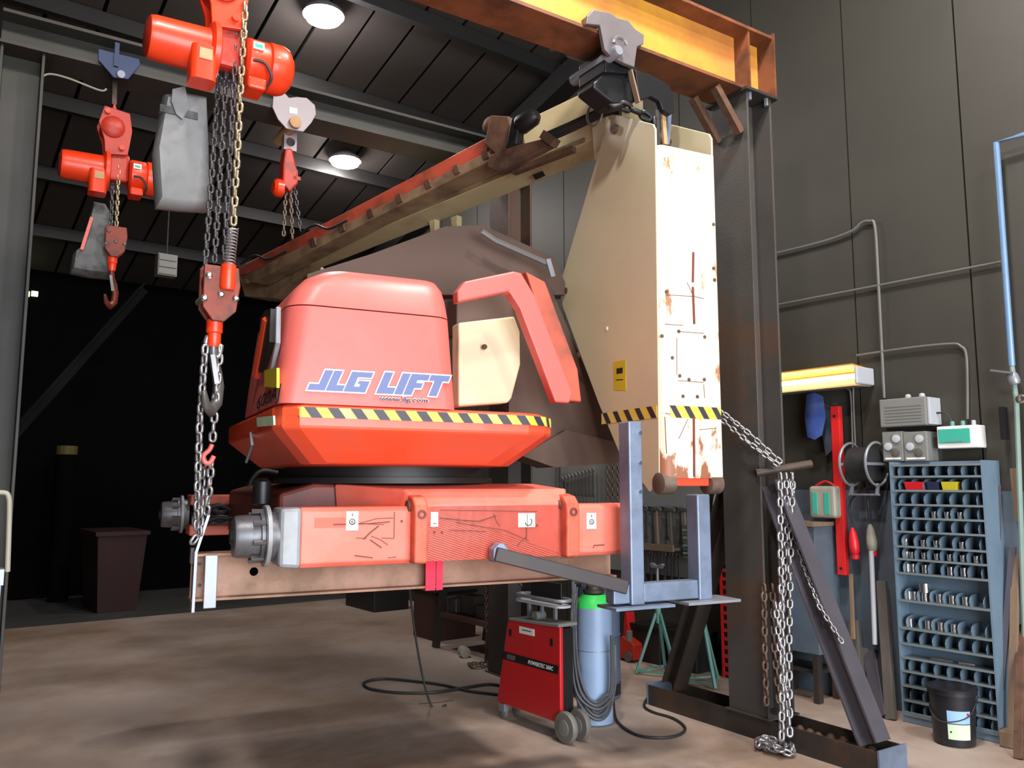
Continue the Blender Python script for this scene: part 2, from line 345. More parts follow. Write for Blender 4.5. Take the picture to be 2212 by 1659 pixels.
# ================================================================== gantries (heading GAN)
def gantry(qc, name, label, pl, pr, z0, z1, near):
    t = thing(name, label, 'gantry', GAN, (pl, qc, 0), 'portal frames over the machine')
    zb = z0 - .02; fz = .15 if near else .0096
    wm = 'beam_yellow' if near else 'post_grey'; fm = 'beam_rust' if near else 'post_grey'
    L0 = pl-.1 if near else pl
    MB().box(L0, pr+.30, qc-.012, qc+.012, z0+.02, z1-.02).build('beam_web', wm, t)
    MB().box(L0, pr+.30, qc-.15, qc+.15, z0, z0+.022).build('lower_flange', fm, t)
    MB().box(L0, pr+.30, qc-.15, qc+.15, z1-.022, z1).build('upper_flange', fm, t)
    e = MB().box(pr+.30, pr+.315, qc-.16, qc+.16, z0-.01, z1+.02); e.box(pr+.06, pr+.075, qc-.14, qc-.013, z0+.022, z1-.022); e.build('end_plate', fm, t)
    for p0, tone in ((pl, 'post_grey' if not near else 'post_steel'), (pr, 'post_steel')):
        b = MB(); b.box(p0, p0+.018, qc-.16, qc+.16, fz, zb); b.box(p0+.232, p0+.25, qc-.16, qc+.16, fz, zb); b.box(p0+.018, p0+.232, qc-.008, qc+.008, fz, zb)
        b.build('post', tone, t, bevel=.003)
        MB().box(p0-.03, p0+.29, qc-.19, qc+.19, zb, z0-.001).build('cap_plate', 'steel_dark', t)
        MB().box(p0-.02, p0+.27, qc-.18, qc+.18, fz-.0095, fz).build('foot_plate', 'post_steel', t)
        if not near: continue
        s = MB(); s.box(p0, p0+.012, qc-.9, qc+.94, 0, .14); s.box(p0+.238, p0+.25, qc-.9, qc+.94, 0, .14); s.box(p0+.012, p0+.238, qc-.9, qc+.94, .06, .072)
        s.build('base_beam', 'steel_dark', t)
        MB().box(p0-.004, p0+.254, qc-.912, qc-.9005, 0, .15).build('base_end_plate', 'frame_blue', t)
        MB().box(p0-.004, p0+.254, qc+.9405, qc+.952, 0, .15).build('base_end_plate', 'frame_blue', t)
        for sgn, zt in ((-1, 1.60), (1, 1.62)):
            a = (p0+.125, qc+sgn*.80, .145); c = (p0+.125, qc+sgn*.165, zt)
            m = MB().hbeam(a, c, .13, .13, .014, .012, up=(0, -sgn, 0))
            m.build('brace', 'steel_dark' if sgn > 0 else 'bar_grey', t)
    for p0 in ((pl, pr) if near else ()):
        kn = MB(); s_ = -1 if p0 > 1 else 1
        for dq in (-.10, .10):
            kn.bar((p0 + (0 if s_ < 0 else .25) + s_*.012, qc+dq, z0-.30), (p0 + (0 if s_ < 0 else .25) + s_*.24, qc+dq, z0-.03), .05, .05, up=(0, 1, 0))
        kn.build('knee_brace', 'rust_part', t)
    for k in range(4): MB().cyl((pr+.04+.17*(k % 2), qc-.15+.3*(k//2), zb-.05), (pr+.04+.17*(k % 2), qc-.15+.3*(k//2), zb+.02), .016, 6).build('bolt', 'galv', t)
    return t
gantry(3.78, 'gantry_frame', 'tall steel gantry with yellow rusty beam whose post stands by the compartment rack', -.42, 4.25, 4.27, 4.74, True)
gantry(6.10, 'gantry_frame', 'grey steel portal further back carrying the two smaller orange hoists', -.02, 3.82, 4.40, 4.63, False)

# electric chain hoists -------------------------------------------------------------------
def hoist_body(t, p, q, z, near):
    """drive axis along p; (p, q, z) is the middle of the drum flange"""
    om = 'hoist_orange'
    mo = MB().lathe((p-.30, q, z), (1, 0, 0), [(0, .075), (.006, .092), (.03, .098), (.24, .104), (.262, .108)], 28).build('motor', om, t, smooth=50)
    MB().lathe((p-.302, q, z), (1, 0, 0), [(-.006, .06), (.004, .088)], 20).build('end_cap', 'hoist_red', mo, smooth=40)
    MB().lathe((p-.045, q, z), (1, 0, 0), [(0, .12), (.012, .142), (.035, .142), (.045, .12)], 30).build('flange', om, t, smooth=40)
    ja = MB().loft([rrect(p-.13, p-.02, q-.125, q-.0, .03, zz) for zz in (z-.19, z-.16, z-.03)]).build('junction_box', om, t, smooth=40)
    MB().box(p-.10, p-.045, q-.129, q-.124, z-.10, z-.05).build('plate', 'wood_light', ja)
    g = MB().lathe((p+.12, q, z), (1, 0, 0), [(0, .10), (.01, .112), (.10, .112), (.108, .104), (.112, .118), (.17, .118), (.20, .106), (.225, .07)], 28).build('gearbox', om, t, smooth=45)
    MB().box(p+.135, p+.185, q-.118, q-.108, z+.02, z+.055).build('name_plate', 'white', g)
    MB().box(p+.142, p+.178, q-.1195, q-.1175, z+.028, z+.044).build('plate_print', 'panel_green', g)
    MB().tube(smooth_path([(p+.14, q-.115, z-.035), (p+.19, q-.125, z-.045), (p+.225, q-.11, z-.10), (p+.20, q-.06, z-.15)]), .007, 6).build('cable', 'cable_black', t)
    MB().box(p+.125, p+.21, q-.09, q+.05, z-.155, z-.10).build('terminal_box', om, t, bevel=.012)
    # suspension frame above
    fm = MB(); fm.pq([(p-.04, z+.10), (p+.10, z+.12), (p+.12, z+.30), (p+.10, z+.42), (p-.06, z+.44), (p-.09, z+.32), (p-.05, z+.20)], q-.07, q-.045)
    fm.pq([(p-.04, z+.10), (p+.10, z+.12), (p+.12, z+.30), (p+.10, z+.42), (p-.06, z+.44), (p-.09, z+.32), (p-.05, z+.20)], q+.045, q+.07)
    fm.build('side_plate', om if near else 'hoist_red', t, bevel=.004)
    MB().lathe((p+.0, q-.10, z+.30), (0, 1, 0), [(0, .05), (.02, .075), (.18, .075), (.20, .05)], 18).build('chain_wheel', 'hoist_red', t, smooth=40)
    MB().cyl((p+.06, q-.09, z+.16), (p+.06, q+.09, z+.16), .018, 8).build('bolt', 'hoist_orange', t)
    MB().cyl((p-.04, q-.09, z+.40), (p-.04, q+.09, z+.40), .018, 8).build('bolt', 'hoist_orange', t)
    MB().box(p-.04, p+.12, q-.04, q+.04, z-.06, z+.14).build('drum_housing', 'hoist_red', t, bevel=.02)
def hook_mb(p, q, z, s=1.0):
    pts = [(0, 0), (.005, -.06), (.035, -.10), (.055, -.15), (.045, -.21), (.0, -.245), (-.045, -.225), (-.062, -.18)]
    rad = [.017, .019, .022, .024, .025, .023, .018, .010]
    P = [Vector((p + a*s*.6, q + a*s*.8, z + b*s)) for a, b in pts]; m = MB()
    rings = []; n = 10
    for i, c in enumerate(P):
        t = (P[min(i+1, len(P)-1)] - P[max(i-1, 0)]).normalized(); a = Vector((.8, -.6, 0)).normalized(); b = t.cross(a).normalized()
        rings.append([c + (a*math.cos(2*math.pi*k/n)*.8 + b*math.sin(2*math.pi*k/n))*rad[i]*s for k in range(n)])
    m.loft(rings); return m
def load_block(t, p, q, z, s=1.0, near=True):
    """top of the block at z"""
    for d in (-1, 1):
        MB().pq([(p-.075*s, z), (p+.075*s, z), (p+.085*s, z-.08*s), (p+.07*s, z-.20*s), (p+.02*s, z-.25*s), (p-.03*s, z-.25*s), (p-.075*s, z-.19*s)], q+d*.04*s-.009, q+d*.04*s+.009).build('block_plate', 'block_rust', t, bevel=.004)
    MB().lathe((p-.01*s, q-.03*s, z-.07*s), (0, 1, 0), [(0, .06*s), (.06*s, .06*s)], 16).build('chain_wheel', 'block_rust', t, smooth=40)
    for dp, dz in ((-.055, -.05), (.0, -.13), (.065, -.14), (-.07, -.155)):
        MB().lathe((p+dp*s, q-.062*s, z+dz*s), (0, 1, 0), [(0, .008*s), (.008*s, .016*s), (.12*s, .016*s)], 8).build('bolt', 'chrome', t)
    MB().lathe((p-.01*s, q, z-.36*s), (0, 0, 1), [(0, .024*s), (.02*s, .030*s), (.06*s, .030*s), (.065*s, .036*s), (.12*s, .036*s)], 14).build('swivel', 'hoist_orange', t, smooth=40)
    h = hook_mb(p-.01*s, q, z-.34*s, s*1.25).build('hook', 'tool_steel' if near else 'block_rust', t, smooth=60)
    MB().bar((p-.02*s, q-.03*s, z-.40*s), (p+.0*s, q-.045*s, z-.53*s), .012*s, .02*s, up=(1, 0, 0)).build('latch', 'chain_steel', h)
GQ = 3.78
hp, _, hz = Q(468, 118, GQ, GAN)
t = thing('electric_chain_hoist', 'large orange electric chain hoist nearest the camera with four chain falls', 'hoist', GAN, (hp, GQ, hz-1.3), 'electric chain hoists')
hoist_body(t, hp, GQ, hz, True)
MB().box(hp-.05, hp+.06, GQ-.05, GQ+.05, hz+.38, 4.268).build('suspension_lug', 'hoist_orange', t, bevel=.01)
zb = Q(475, 580, GQ, GAN)[2]; bp_ = Q(472, 620, GQ, GAN)[0]
load_block(t, bp_, GQ, zb, 1.0)
for (u0, v0), (u1, v1), dq, m, L_ in (((530, 5), (503, 500), -.075, 'chain_brass', .060), ((512, 62), (484, 575), -.03, 'chain_dark', .052), ((494, 90), (462, 582), .03, 'chain_dark', .052), ((474, 150), (442, 592), .07, 'chain_dark', .052)):
    a = Q(u0, v0, GQ+dq, GAN); b = Q(u1, v1, GQ+dq*.55, GAN)
    chain(t, [a, b], L_, L_*.62, L_*.125, m, roll=35)
sp = []
a = Vector(Q(503, 492, GQ-.045, GAN)); b = Vector(Q(495, 572, GQ-.045, GAN))
for k in range(120):
    c = a.lerp(b, k/119); an = k*2*math.pi/10; sp.append((c.x+.024*math.cos(an), c.y+.024*math.sin(an), c.z))
MB().tube(sp, .0035, 5).build('spring', 'chain_steel', t, smooth=60)
a = Vector(Q(494, 573, GQ-.05, GAN)); MB().lathe(a, (-.02, 0, -1), [(0, .033), (.10, .035), (.115, .03)], 16).build('chain_guide', 'hoist_orange', t, smooth=40)
# chain bag of the near hoist
tb = thing('chain_bag', 'grey canvas chain bag hanging beside the near chain falls', 'bag', GAN, Q(390, 455, GQ+.12, GAN))
def bag(t, pts, q0, q1, m, strap=None):
    rings = []
    n = len(pts)
    poly = poly_q(pts, (q0+q1)/2, GAN); cx = sum(a for a, b in poly)/n; cz = sum(b for a, b in poly)/n
    for q, s in ((q0, .90), (q0+(q1-q0)*.18, .99), (q0+(q1-q0)*.5, 1.02), (q0+(q1-q0)*.82, .99), (q1, .90)):
        rings.append([(cx+(a-cx)*s, q, cz+(b-cz)*s) for a, b in poly])
    MB().loft(rings).build('bag_body', m, t, smooth=50)
bag(tb, [(352, 212), (395, 208), (441, 218), (446, 330), (447, 456), (392, 453), (338, 447), (331, 330)], GQ+.11, GQ+.27, 'bag_grey')
MB().pq(poly_q([(380, 178), (408, 172), (416, 220), (402, 244), (388, 232), (378, 205)], GQ+.015, GAN), GQ+.09, GQ+.102).build('strap', 'bag_grey', tb)
MB().box(*[Q(355, 214, GQ, GAN)[0], Q(440, 214, GQ, GAN)[0]], GQ+.102, GQ+.13, Q(400, 232, GQ, GAN)[2], Q(400, 216, GQ, GAN)[2]).build('rim_band', 'bag_dark', tb)

# hoists on the rear portal
G2 = 6.10
def rear_hoist(u, v, label, full):
    p, _, z = Q(u, v, G2, GAN)
    t = thing('electric_chain_hoist', label, 'hoist', GAN, (p, G2, z-.9), 'electric chain hoists')
    hoist_body(t, p, G2, z, False)
    return t, p, z
t, p, z = rear_hoist(236, 372, 'smaller orange chain hoist under the blue trolley at the left column', True)
load_block(t, p+.06, G2, Q(250, 492, G2, GAN)[2], .85, False)
for du, dq, m in ((-8, .03, 'chain_dark'), (4, -.03, 'chain_brass')):
    chain(t, [Q(256+du, 290, G2+dq, GAN), Q(247+du, 492, G2+dq, GAN)], .05, .031, .0065, m, 35)
MB().pq(poly_q([(238, 250), (246, 218), (254, 252), (252, 280), (240, 280)], G2, GAN), G2-.03, G2+.03).build('top_hook', 'hoist_red', t, bevel=.006)
tb = thing('chain_bag', 'crumpled dark grey chain bag hanging under the smaller left hoist', 'bag', GAN, Q(200, 600, G2+.1, GAN))
bag(tb, [(200, 440), (225, 445), (240, 470), (238, 602), (195, 598), (152, 590), (158, 550), (178, 535)], G2+.03, G2+.22, 'bag_dark')
MB().bar(Q(198, 470, G2, GAN), Q(176, 540, G2, GAN), .02, .025, up=(0, 1, 0)).build('zip_edge', 'lift_pink', tb)
# blue push trolley
t = thing('beam_trolley', 'dark blue trolley gripping the rear beam above the smaller hoist', 'trolley', GAN, Q(255, 185, G2, GAN))
for d in (-1, 1):
    MB().pq(poly_q([(212, 106), (300, 128), (303, 140), (277, 172), (245, 168), (212, 130)], G2+d*.17, GAN), G2+d*.17-.008, G2+d*.17+.008).build('side_plate', 'dark_blue_metal', t, bevel=.003)
    MB().box(*sorted((Q(240, 120, G2, GAN)[0], Q(250, 120, G2, GAN)[0])), G2+d*.18-.01, G2+d*.18+.01, Q(245, 168, G2, GAN)[2], Q(245, 118, G2, GAN)[2]).build('rib', 'dark_blue_metal', t)
MB().cyl(Q(262, 160, G2-.2, GAN), Q(262, 160, G2+.2, GAN), .025, 12).build('axle_pin', 'galv', t)
MB().bar(Q(247, 168, G2, GAN), Q(246, 228, G2, GAN), .03, .05, up=(0, 1, 0)).build('hanger', 'steel_dark', t)
# heart shaped trolley and the third hoist
t = thing('beam_trolley', 'grey heart-shaped trolley on the rear beam above the boom', 'trolley', GAN, Q(625, 325, G2, GAN))
hp_ = [(588, 232), (590, 208), (602, 200), (615, 203), (624, 212), (640, 210), (662, 212), (680, 228), (682, 248), (672, 266), (655, 285), (635, 282), (618, 278), (600, 258)]
for d in (-1, 1):
    MB().pq(poly_q(hp_, G2+d*.17, GAN), G2+d*.17-.008, G2+d*.17+.008).build('side_plate', 'heart_grey', t, bevel=.003)
MB().pq(poly_q([(626, 230), (643, 233), (643, 246), (626, 243)], G2-.19, GAN), G2-.181, G2-.179).build('sticker', 'white', t)
MB().lathe(Q(640, 262, G2-.22, GAN), (0, 1, 0), [(0, .02), (.01, .045), (.42, .045)], 14).build('pin', 'wood_light', t, smooth=40)
hl = MB(); a = Q(612, 285, G2, GAN); b = Q(638, 330, G2, GAN)
hl = holed(abs(b[0]-a[0]), abs(a[2]-b[2])+.03, (a[0]+b[0])/2, a[2]-.08, .035, min(a[0], b[0]), b[2]-.0, G2-.03, G2+.03); hl.build('shackle_plate', 'heart_grey', t)
t = thing('chain_fall', 'small red hand chain hoist hanging behind the boom from the heart-shaped trolley', 'hoist', GAN, Q(620, 520, G2, GAN))
MB().pq(poly_q([(612, 325), (626, 325), (638, 372), (640, 400), (622, 420), (606, 400), (607, 360)], G2, GAN), G2-.06, G2+.06).build('body', 'hoist_red', t, bevel=.015)
MB().lathe(Q(590, 404, G2, GAN), (1, 0, 0), [(0, .05), (.02, .07), (.07, .07)], 18).build('motor', 'hoist_orange', t, smooth=40)
MB().box(Q(628, 388, G2, GAN)[0], Q(644, 388, G2, GAN)[0], G2-.06, G2-.02, Q(628, 392, G2, GAN)[2], Q(628, 384, G2, GAN)[2]).build('bracket', 'hoist_red', t)
for a, b, m in (((618, 400), (612, 520), 'chain_rust'), ((627, 395), (632, 520), 'chain_rust'), ((636, 400), (650, 505), 'chain_dark')):
    chain(t, [Q(*a, G2, GAN), Q(*b, G2, GAN)], .055, .034, .007, m, 30)

# clamp, dark hook trolley holding the tower ----------------------------------------------------
t = thing('beam_clamp', 'grey beam clamp with black suspension hook on the yellow beam', 'clamp', GAN, Q(1380, 290, GQ, GAN))
cp = [(1262, 55), (1264, 38), (1277, 24), (1312, 30), (1330, 42), (1352, 47), (1368, 66), (1387, 78), (1386, 98), (1372, 104), (1366, 148), (1345, 140), (1318, 126), (1302, 110), (1292, 58)]
MB().pq(poly_q(cp, GQ-.165, GAN), GQ-.185, GQ-.155).build('jaw_plate', 'clamp_grey', t, bevel=.005)
MB().pq(poly_q(cp[:9] + [(1366, 98), (1300, 70), (1292, 58)], GQ-.165, GAN), GQ+.155, GQ+.185).build('jaw_plate', 'clamp_grey', t, bevel=.005)
for u, v in ((1285, 44), (1372, 88)):
    a = Q(u, v, GQ-.165, GAN); MB().box(a[0]-.035, a[0]+.035, GQ-.155, GQ-.08, a[2]-.03, a[2]+.03).build('lip', 'clamp_grey', t)
MB().lathe(Q(1338, 108, GQ-.23, GAN), (0, 1, 0), [(0, .028), (.015, .036), (.45, .036)], 12).build('screw', 'galv', t, smooth=40)
MB().tube([Vector(Q(1338, 100, GQ-.215, GAN)) + Vector((.05*math.cos(a), -.01, .05*math.sin(a))) for a in [math.radians(x) for x in range(20, 200, 20)]], .012, 6).build('shackle', 'chain_steel', t)
MB().pq(poly_q([(1300, 106), (1366, 140), (1372, 165), (1300, 160)], GQ-.1, GAN), GQ-.13, GQ+.13).build('yoke', 'black_metal', t, bevel=.01)
MB().pq(poly_q([(1278, 180), (1300, 160), (1330, 152), (1366, 158), (1374, 220), (1335, 230), (1318, 224), (1278, 192)], GQ-.08, GAN), GQ-.10, GQ+.06).build('hook_body', 'black_metal', t, bevel=.012)
MB().pq(poly_q([(1365, 155), (1400, 165), (1440, 188), (1446, 205), (1450, 245), (1442, 252), (1424, 240), (1418, 222), (1400, 212), (1374, 222)], GQ-.12, GAN), GQ-.15, GQ-.11).build('hook_plate', 'black_metal', t, bevel=.006)
MB().bar(Q(1361, 152, GQ-.16, GAN), Q(1378, 222, GQ-.16, GAN), .012, .035, up=(0, 1, 0)).build('edge_bar', 'wood', t)
for k, (u0, u1) in enumerate(((1418, 1421), (1432, 1437), (1446, 1441))):
    MB().bar(Q(u0, 238, GQ-.12+.02*k, GAN), Q(u1, 312, GQ-.12+.02*k, GAN), .03, .014, up=(0, 1, 0)).build('sling_bar', ('chain_dark', 'wood_light', 'frame_blue')[k], t)

# ================================================================== the aerial lift hanging from the hoists (heading MAC)
lift = thing('boom_lift', 'faded red aerial boom lift without wheels, hung over the shop floor', 'boom lift', MAC, (1.4, 4.6, 1.2))
def mq(pts, q): return poly_q(pts, q, MAC)
def mp_(pts, p): return poly_p(pts, p, MAC)
# turntable hull
def hull_ring(d, z, p0=.66, p1=2.14, q0=3.70, q1=5.3):
    return [(p0+d, q0+.12+d, z), (p0+.03+d, q0+.04+d, z), (p0+.10+d, q0+d, z), (p1-.24-d, q0+d, z), (p1-.13-d, q0+.04+d, z), (p1-.04-d, q0+.14+d, z), (p1-d, q0+.28+d, z), (p1-d, q1-d, z), (p0+d, q1-d, z)]
hull = MB().loft([hull_ring(.03, 1.955), hull_ring(0, 1.94), hull_ring(0, 1.845), hull_ring(.17, 1.69), hull_ring(.30, 1.685)]).build('turntable_hull', 'lift_orange', lift, bevel=.012)
# hazard tape along the rim
path = [(.70, 3.70+.08), (.76, 3.70), (1.90, 3.70), (2.01, 3.74), (2.10, 3.84), (2.14, 3.98), (2.14, 4.2)]
def offset_path(path, d):
    out = []
    for i in range(len(path)):
        a = Vector(path[max(i-1, 0)]); b = Vector(path[min(i+1, len(path)-1)]); t = (b-a).normalized(); out.append(Vector(path[i]) + Vector((t.y, -t.x))*d)
    return out
def at_len(P, s):
    for i in range(len(P)-1):
        l = (P[i+1]-P[i]).length
        if s <= l or i == len(P)-2: return P[i].lerp(P[i+1], s/l if l else 0)
        s -= l
PO = offset_path(path, .0035); tot = sum((PO[i+1]-PO[i]).length for i in range(len(PO)-1))
ty, tb_ = MB(), MB(); zl, zh = 1.892, 1.938; n = 60
def strip(mb, P, s0, s1, sh, off, k=6):
    lo = [at_len(P, min(max(s0 + (s1-s0)*i/k, 0), tot)) for i in range(k+1)]; hi = [at_len(P, min(max(s0 - sh + (s1-s0)*i/k, 0), tot)) for i in range(k+1)]
    mb.add([(a.x, a.y, zl) for a in lo] + [(a.x, a.y, zh) for a in hi], [(i, i+1, k+2+i, k+1+i) for i in range(k)])
strip(ty, PO, 0, tot, 0, 0, 90); ty.build('hazard_tape', 'tape_yellow', hull)
PO2 = offset_path(path, .0055); s = .05
while s < tot-.05:
    strip(tb_, PO2, s, s+.05, .035, 0); s += .105
tb_.build('tape_stripes', 'tape_black', hull)
# hood
RH = [(1.955, .665, 1.525, 3.715, 4.75, .07), (2.10, .675, 1.52, 3.72, 4.74, .09), (2.405, .705, 1.505, 3.735, 4.72, .11)]
hood = MB().loft([rrect(a, b, c, d, r, z, 6) for z, a, b, c, d, r in RH]).build('hood', 'lift_pink', lift, smooth=50)
RL = [(2.411, .705, 1.505, 3.735, 4.72, .11), (2.50, .745, 1.497, 3.75, 4.70, .12), (2.56, .80, 1.488, 3.775, 4.66, .12), (2.605, .88, 1.475, 3.82, 4.60, .12), (2.625, .97, 1.445, 3.90, 4.50, .10)]
MB().loft([rrect(a, b, c, d, r, z, 6) for z, a, b, c, d, r in RL]).build('hood_lid', 'lift_pink', lift, smooth=50)
ql = 3.712
def front(p0, z0, q=ql): return lambda x, y, d: (p0 + x, q - .0015 - .0015*d + (y+z0-1.955)*.03, z0 + y)
GLY = {'J': (.80, [(.42, .80, 0, 1), (0, .6, 0, .30)]), 'L': (.78, [(0, .38, 0, 1), (0, .78, 0, .30)]), 'G': (1.02, [(0, .38, 0, 1), (0, 1.02, .74, 1), (0, 1.02, 0, .27), (.64, 1.02, 0, .56), (.5, 1.02, .40, .56)]),
       'I': (.38, [(0, .38, 0, 1)]), 'F': (.88, [(0, .38, 0, 1), (0, .88, .72, 1), (0, .70, .34, .58)]), 'T': (.95, [(0, .95, .72, 1), (.28, .66, 0, 1)])}
for word, u0, u1, vb, vt in (('JLG', 663, 788, 838, 793), ('LIFT', 812, 955, 846, 799)):
    a = Q(u0, vb, ql, MAC); b = Q(u1, vb+8, ql, MAC); h = Q(u0, vt, ql, MAC)[2] - a[2]; w_ = b[0]-a[0]
    tw = sum(GLY[c][0] + .05 for c in word) - .05; x = 0; pl0 = front(a[0], a[2]-.008); pl1 = front(a[0], a[2]-.008, ql-.002)
    bo, bi = MB(), MB()
    for c in word:
        for x0, x1, y0, y1 in GLY[c][1]:
            for mb, e, f_ in ((bo, .0065, pl0), (bi, 0, pl1)):
                X0, X1, Y0, Y1 = (x+x0)/tw*w_-e, (x+x1)/tw*w_+e, y0*h-e, y1*h+e; sh = .42
                nz = len(mb.f)*.00025; mb.add([tuple(Vector(k_) - Vector((0, nz if e == 0 else nz*.2, 0))) for k_ in (f_(X0+Y0*sh, Y0, 1), f_(X1+Y0*sh, Y0, 1), f_(X1+Y1*sh, Y1, 1), f_(X0+Y1*sh, Y1, 1))], [(0, 1, 2, 3)])
        x += GLY[c][0] + .05
    bo.build('lettering_outline', 'white', hood); bi.build('lettering', 'decal_blue', hood)
a = Q(820, 862, ql, MAC); b = Q(924, 866, ql, MAC)
text_mb('www.jlg.com', b[0]-a[0]+.006, .034, front(a[0]-.003, a[2]-.015), 0, .03).build('lettering_outline', 'white', hood)
text_mb('www.jlg.com', b[0]-a[0], .028, front(a[0], a[2]-.013, ql-.003), 0, .008).build('lettering', 'decal_navy', hood)
# left flank of the hood: slot, decals
def side(q0, z0, p=.666): return lambda x, y, d: (p - .002 - .002*d + (y+z0-1.955)*.085, q0 - x, z0 + y)
MB().pp(mp_([(576, 690), (588, 672), (601, 668), (598, 740), (585, 800), (573, 806)], .70), .665, .72).build('vent_slot', 'rubber', hood)
MB().tube([PP(u, v, .668, MAC) for u, v in ((601, 664), (600, 740), (588, 800))], .012, 6).build('slot_trim', 'knuckle', hood)
MB().tube([PP(u, v, .672, MAC) for u, v in ((578, 690), (566, 760), (556, 812))], .026, 6).build('slot_edge', 'lift_orange', hood)
MB().pp(mp_([(577, 800), (604, 795), (604, 838), (577, 836)], .668), .655, .668).build('warning_decal', 'sign_yellow', hood)
a = PP(556, 895, .664, MAC); b = PP(606, 895, .664, MAC)
text_mb('600AJ', (a[1]-b[1])*1.0, .085, side(a[1], a[2]+.004, .660), .1, .0).build('lettering', 'ink', hood)
MB().pp(mp_([(556, 902), (592, 898), (593, 918), (557, 922)], .652), .648, .656).build('info_decal', 'label_green', hull)
# arched frame right of the hood and what shows through it
MB().pq(mq([(984, 632), (1000, 610), (1105, 588), (1122, 592), (1150, 640), (1232, 850), (1225, 872), (1195, 870), (1118, 668), (1095, 632), (1008, 650), (985, 655)], 4.25), 4.22, 4.30).build('arch_frame', 'lift_pink', lift, bevel=.01)
MB().pq(mq([(1128, 590), (1170, 612), (1240, 800), (1248, 870), (1222, 868), (1150, 655)], 4.5), 4.45, 4.55).build('arch_plate', 'boom_red', lift, bevel=.01)
MB().pq(mq([(984, 640), (1095, 628), (1112, 690), (1102, 705), (984, 725)], 4.6), 4.58, 4.75).build('inner_bracket', 'brown_dark', lift, bevel=.01)
MB().pq(mq([(984, 700), (1104, 686), (1116, 720), (1117, 790), (1098, 862), (1090, 872), (984, 880)], 4.5), 4.45, 4.56).build('inner_casting', 'cream', lift, bevel=.012)
MB().cyl(Q(1047, 749, 4.42, MAC), Q(1047, 749, 4.46, MAC), .016, 10).build('bolt', 'rust_part', lift)
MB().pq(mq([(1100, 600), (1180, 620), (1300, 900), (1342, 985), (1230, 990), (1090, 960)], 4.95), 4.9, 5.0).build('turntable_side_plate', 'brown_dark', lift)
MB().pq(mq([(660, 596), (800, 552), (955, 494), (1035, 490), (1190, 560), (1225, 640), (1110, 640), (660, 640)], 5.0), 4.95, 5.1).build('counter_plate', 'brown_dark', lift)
MB().tube([Q(1040, 500, 4.8, MAC), Q(1070, 520, 4.8, MAC), Q(1188, 572, 4.8, MAC)], .022, 8).build('hydraulic_pipe', 'conduit', lift)
MB().bar(Q(1183, 560, 4.78, MAC), Q(1194, 598, 4.78, MAC), .035, .02, up=(0, 1, 0)).build('pipe_bracket', 'galv', lift)
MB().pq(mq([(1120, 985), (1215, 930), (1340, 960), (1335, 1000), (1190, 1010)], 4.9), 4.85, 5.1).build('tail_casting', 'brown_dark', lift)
# slew ring and chassis
MB().lathe((1.45, 4.65, 1.60), (0, 0, 1), [(0, .62), (.03, .62), (.03, .56), (.086, .56)], 40).build('slew_ring', 'rubber', lift, smooth=40)
ch = MB(); ch.loft([[(.78, 4.24, 1.27), (2.35, 4.24, 1.27), (2.35, 4.24, 1.50), (2.2, 4.24, 1.60), (.95, 4.24, 1.60), (.78, 4.24, 1.55)], [(.78, 6.1, 1.27), (2.35, 6.1, 1.27), (2.35, 6.1, 1.50), (2.2, 6.1, 1.60), (.95, 6.1, 1.60), (.78, 6.1, 1.55)]])
ch.build('chassis', 'lift_darkred', lift, bevel=.02)
MB().loft([[(1.34, 3.80, 1.22), (2.17, 3.80, 1.22), (2.17, 3.80, 1.50), (1.34, 3.80, 1.50)], [(1.34, 3.80, 1.50), (2.17, 3.80, 1.50), (2.17, 3.81, 1.53), (1.34, 3.81, 1.53)], [(1.30, 3.86, 1.30), (2.20, 3.86, 1.30), (2.20, 3.86, 1.572), (1.30, 3.86, 1.572)], [(1.08, 4.23, 1.30), (2.22, 4.23, 1.30), (2.2, 4.23, 1.598), (1.05, 4.23, 1.598)]]).build('pivot_housing', 'axle_salmon', lift, bevel=.01)
AX = 3.80
zt = 1.492; zbm = 1.222
def axle_box(p0, p1, n):
    MB().loft([[(p, AX+.0, zbm+.02), (p, AX+.02, zbm), (p, AX+.2, zbm), (p, AX+.2, zt), (p, AX+.02, zt), (p, AX, zt-.02)] for p in (p0, p1)]).build('axle_beam', 'axle_salmon', lift, bevel=.006)
axle_box(.80, 1.36, 0); axle_box(2.12, 2.62, 1)
for p0, p1, sgn in ((1.315, 1.385, 1), (2.135, 2.215, -1)):
    prof = [(AX-.06, 1.225), (AX-.065, 1.46), (AX-.055, 1.50), (AX-.02, 1.535), (AX+.04, 1.548), (AX+.12, 1.548), (AX+.12, 1.225)]
    lg = MB().pp(prof, p0, p1).build('pivot_lug', 'axle_worn', lift, bevel=.012, seg=3)
    MB().cyl((p0-.012, AX+.02, 1.49), (p1+.012, AX+.02, 1.49), .03, 16).build('pivot_pin', 'rust_part', lg, smooth=40)
    MB().lathe(((p0+p1)/2, AX-.058, 1.455), (0, -1, 0), [(0, .022), (.012, .022), (.012, .012), (.002, .010)], 14).build('pin_boss', 'lift_darkred', lg, smooth=40)
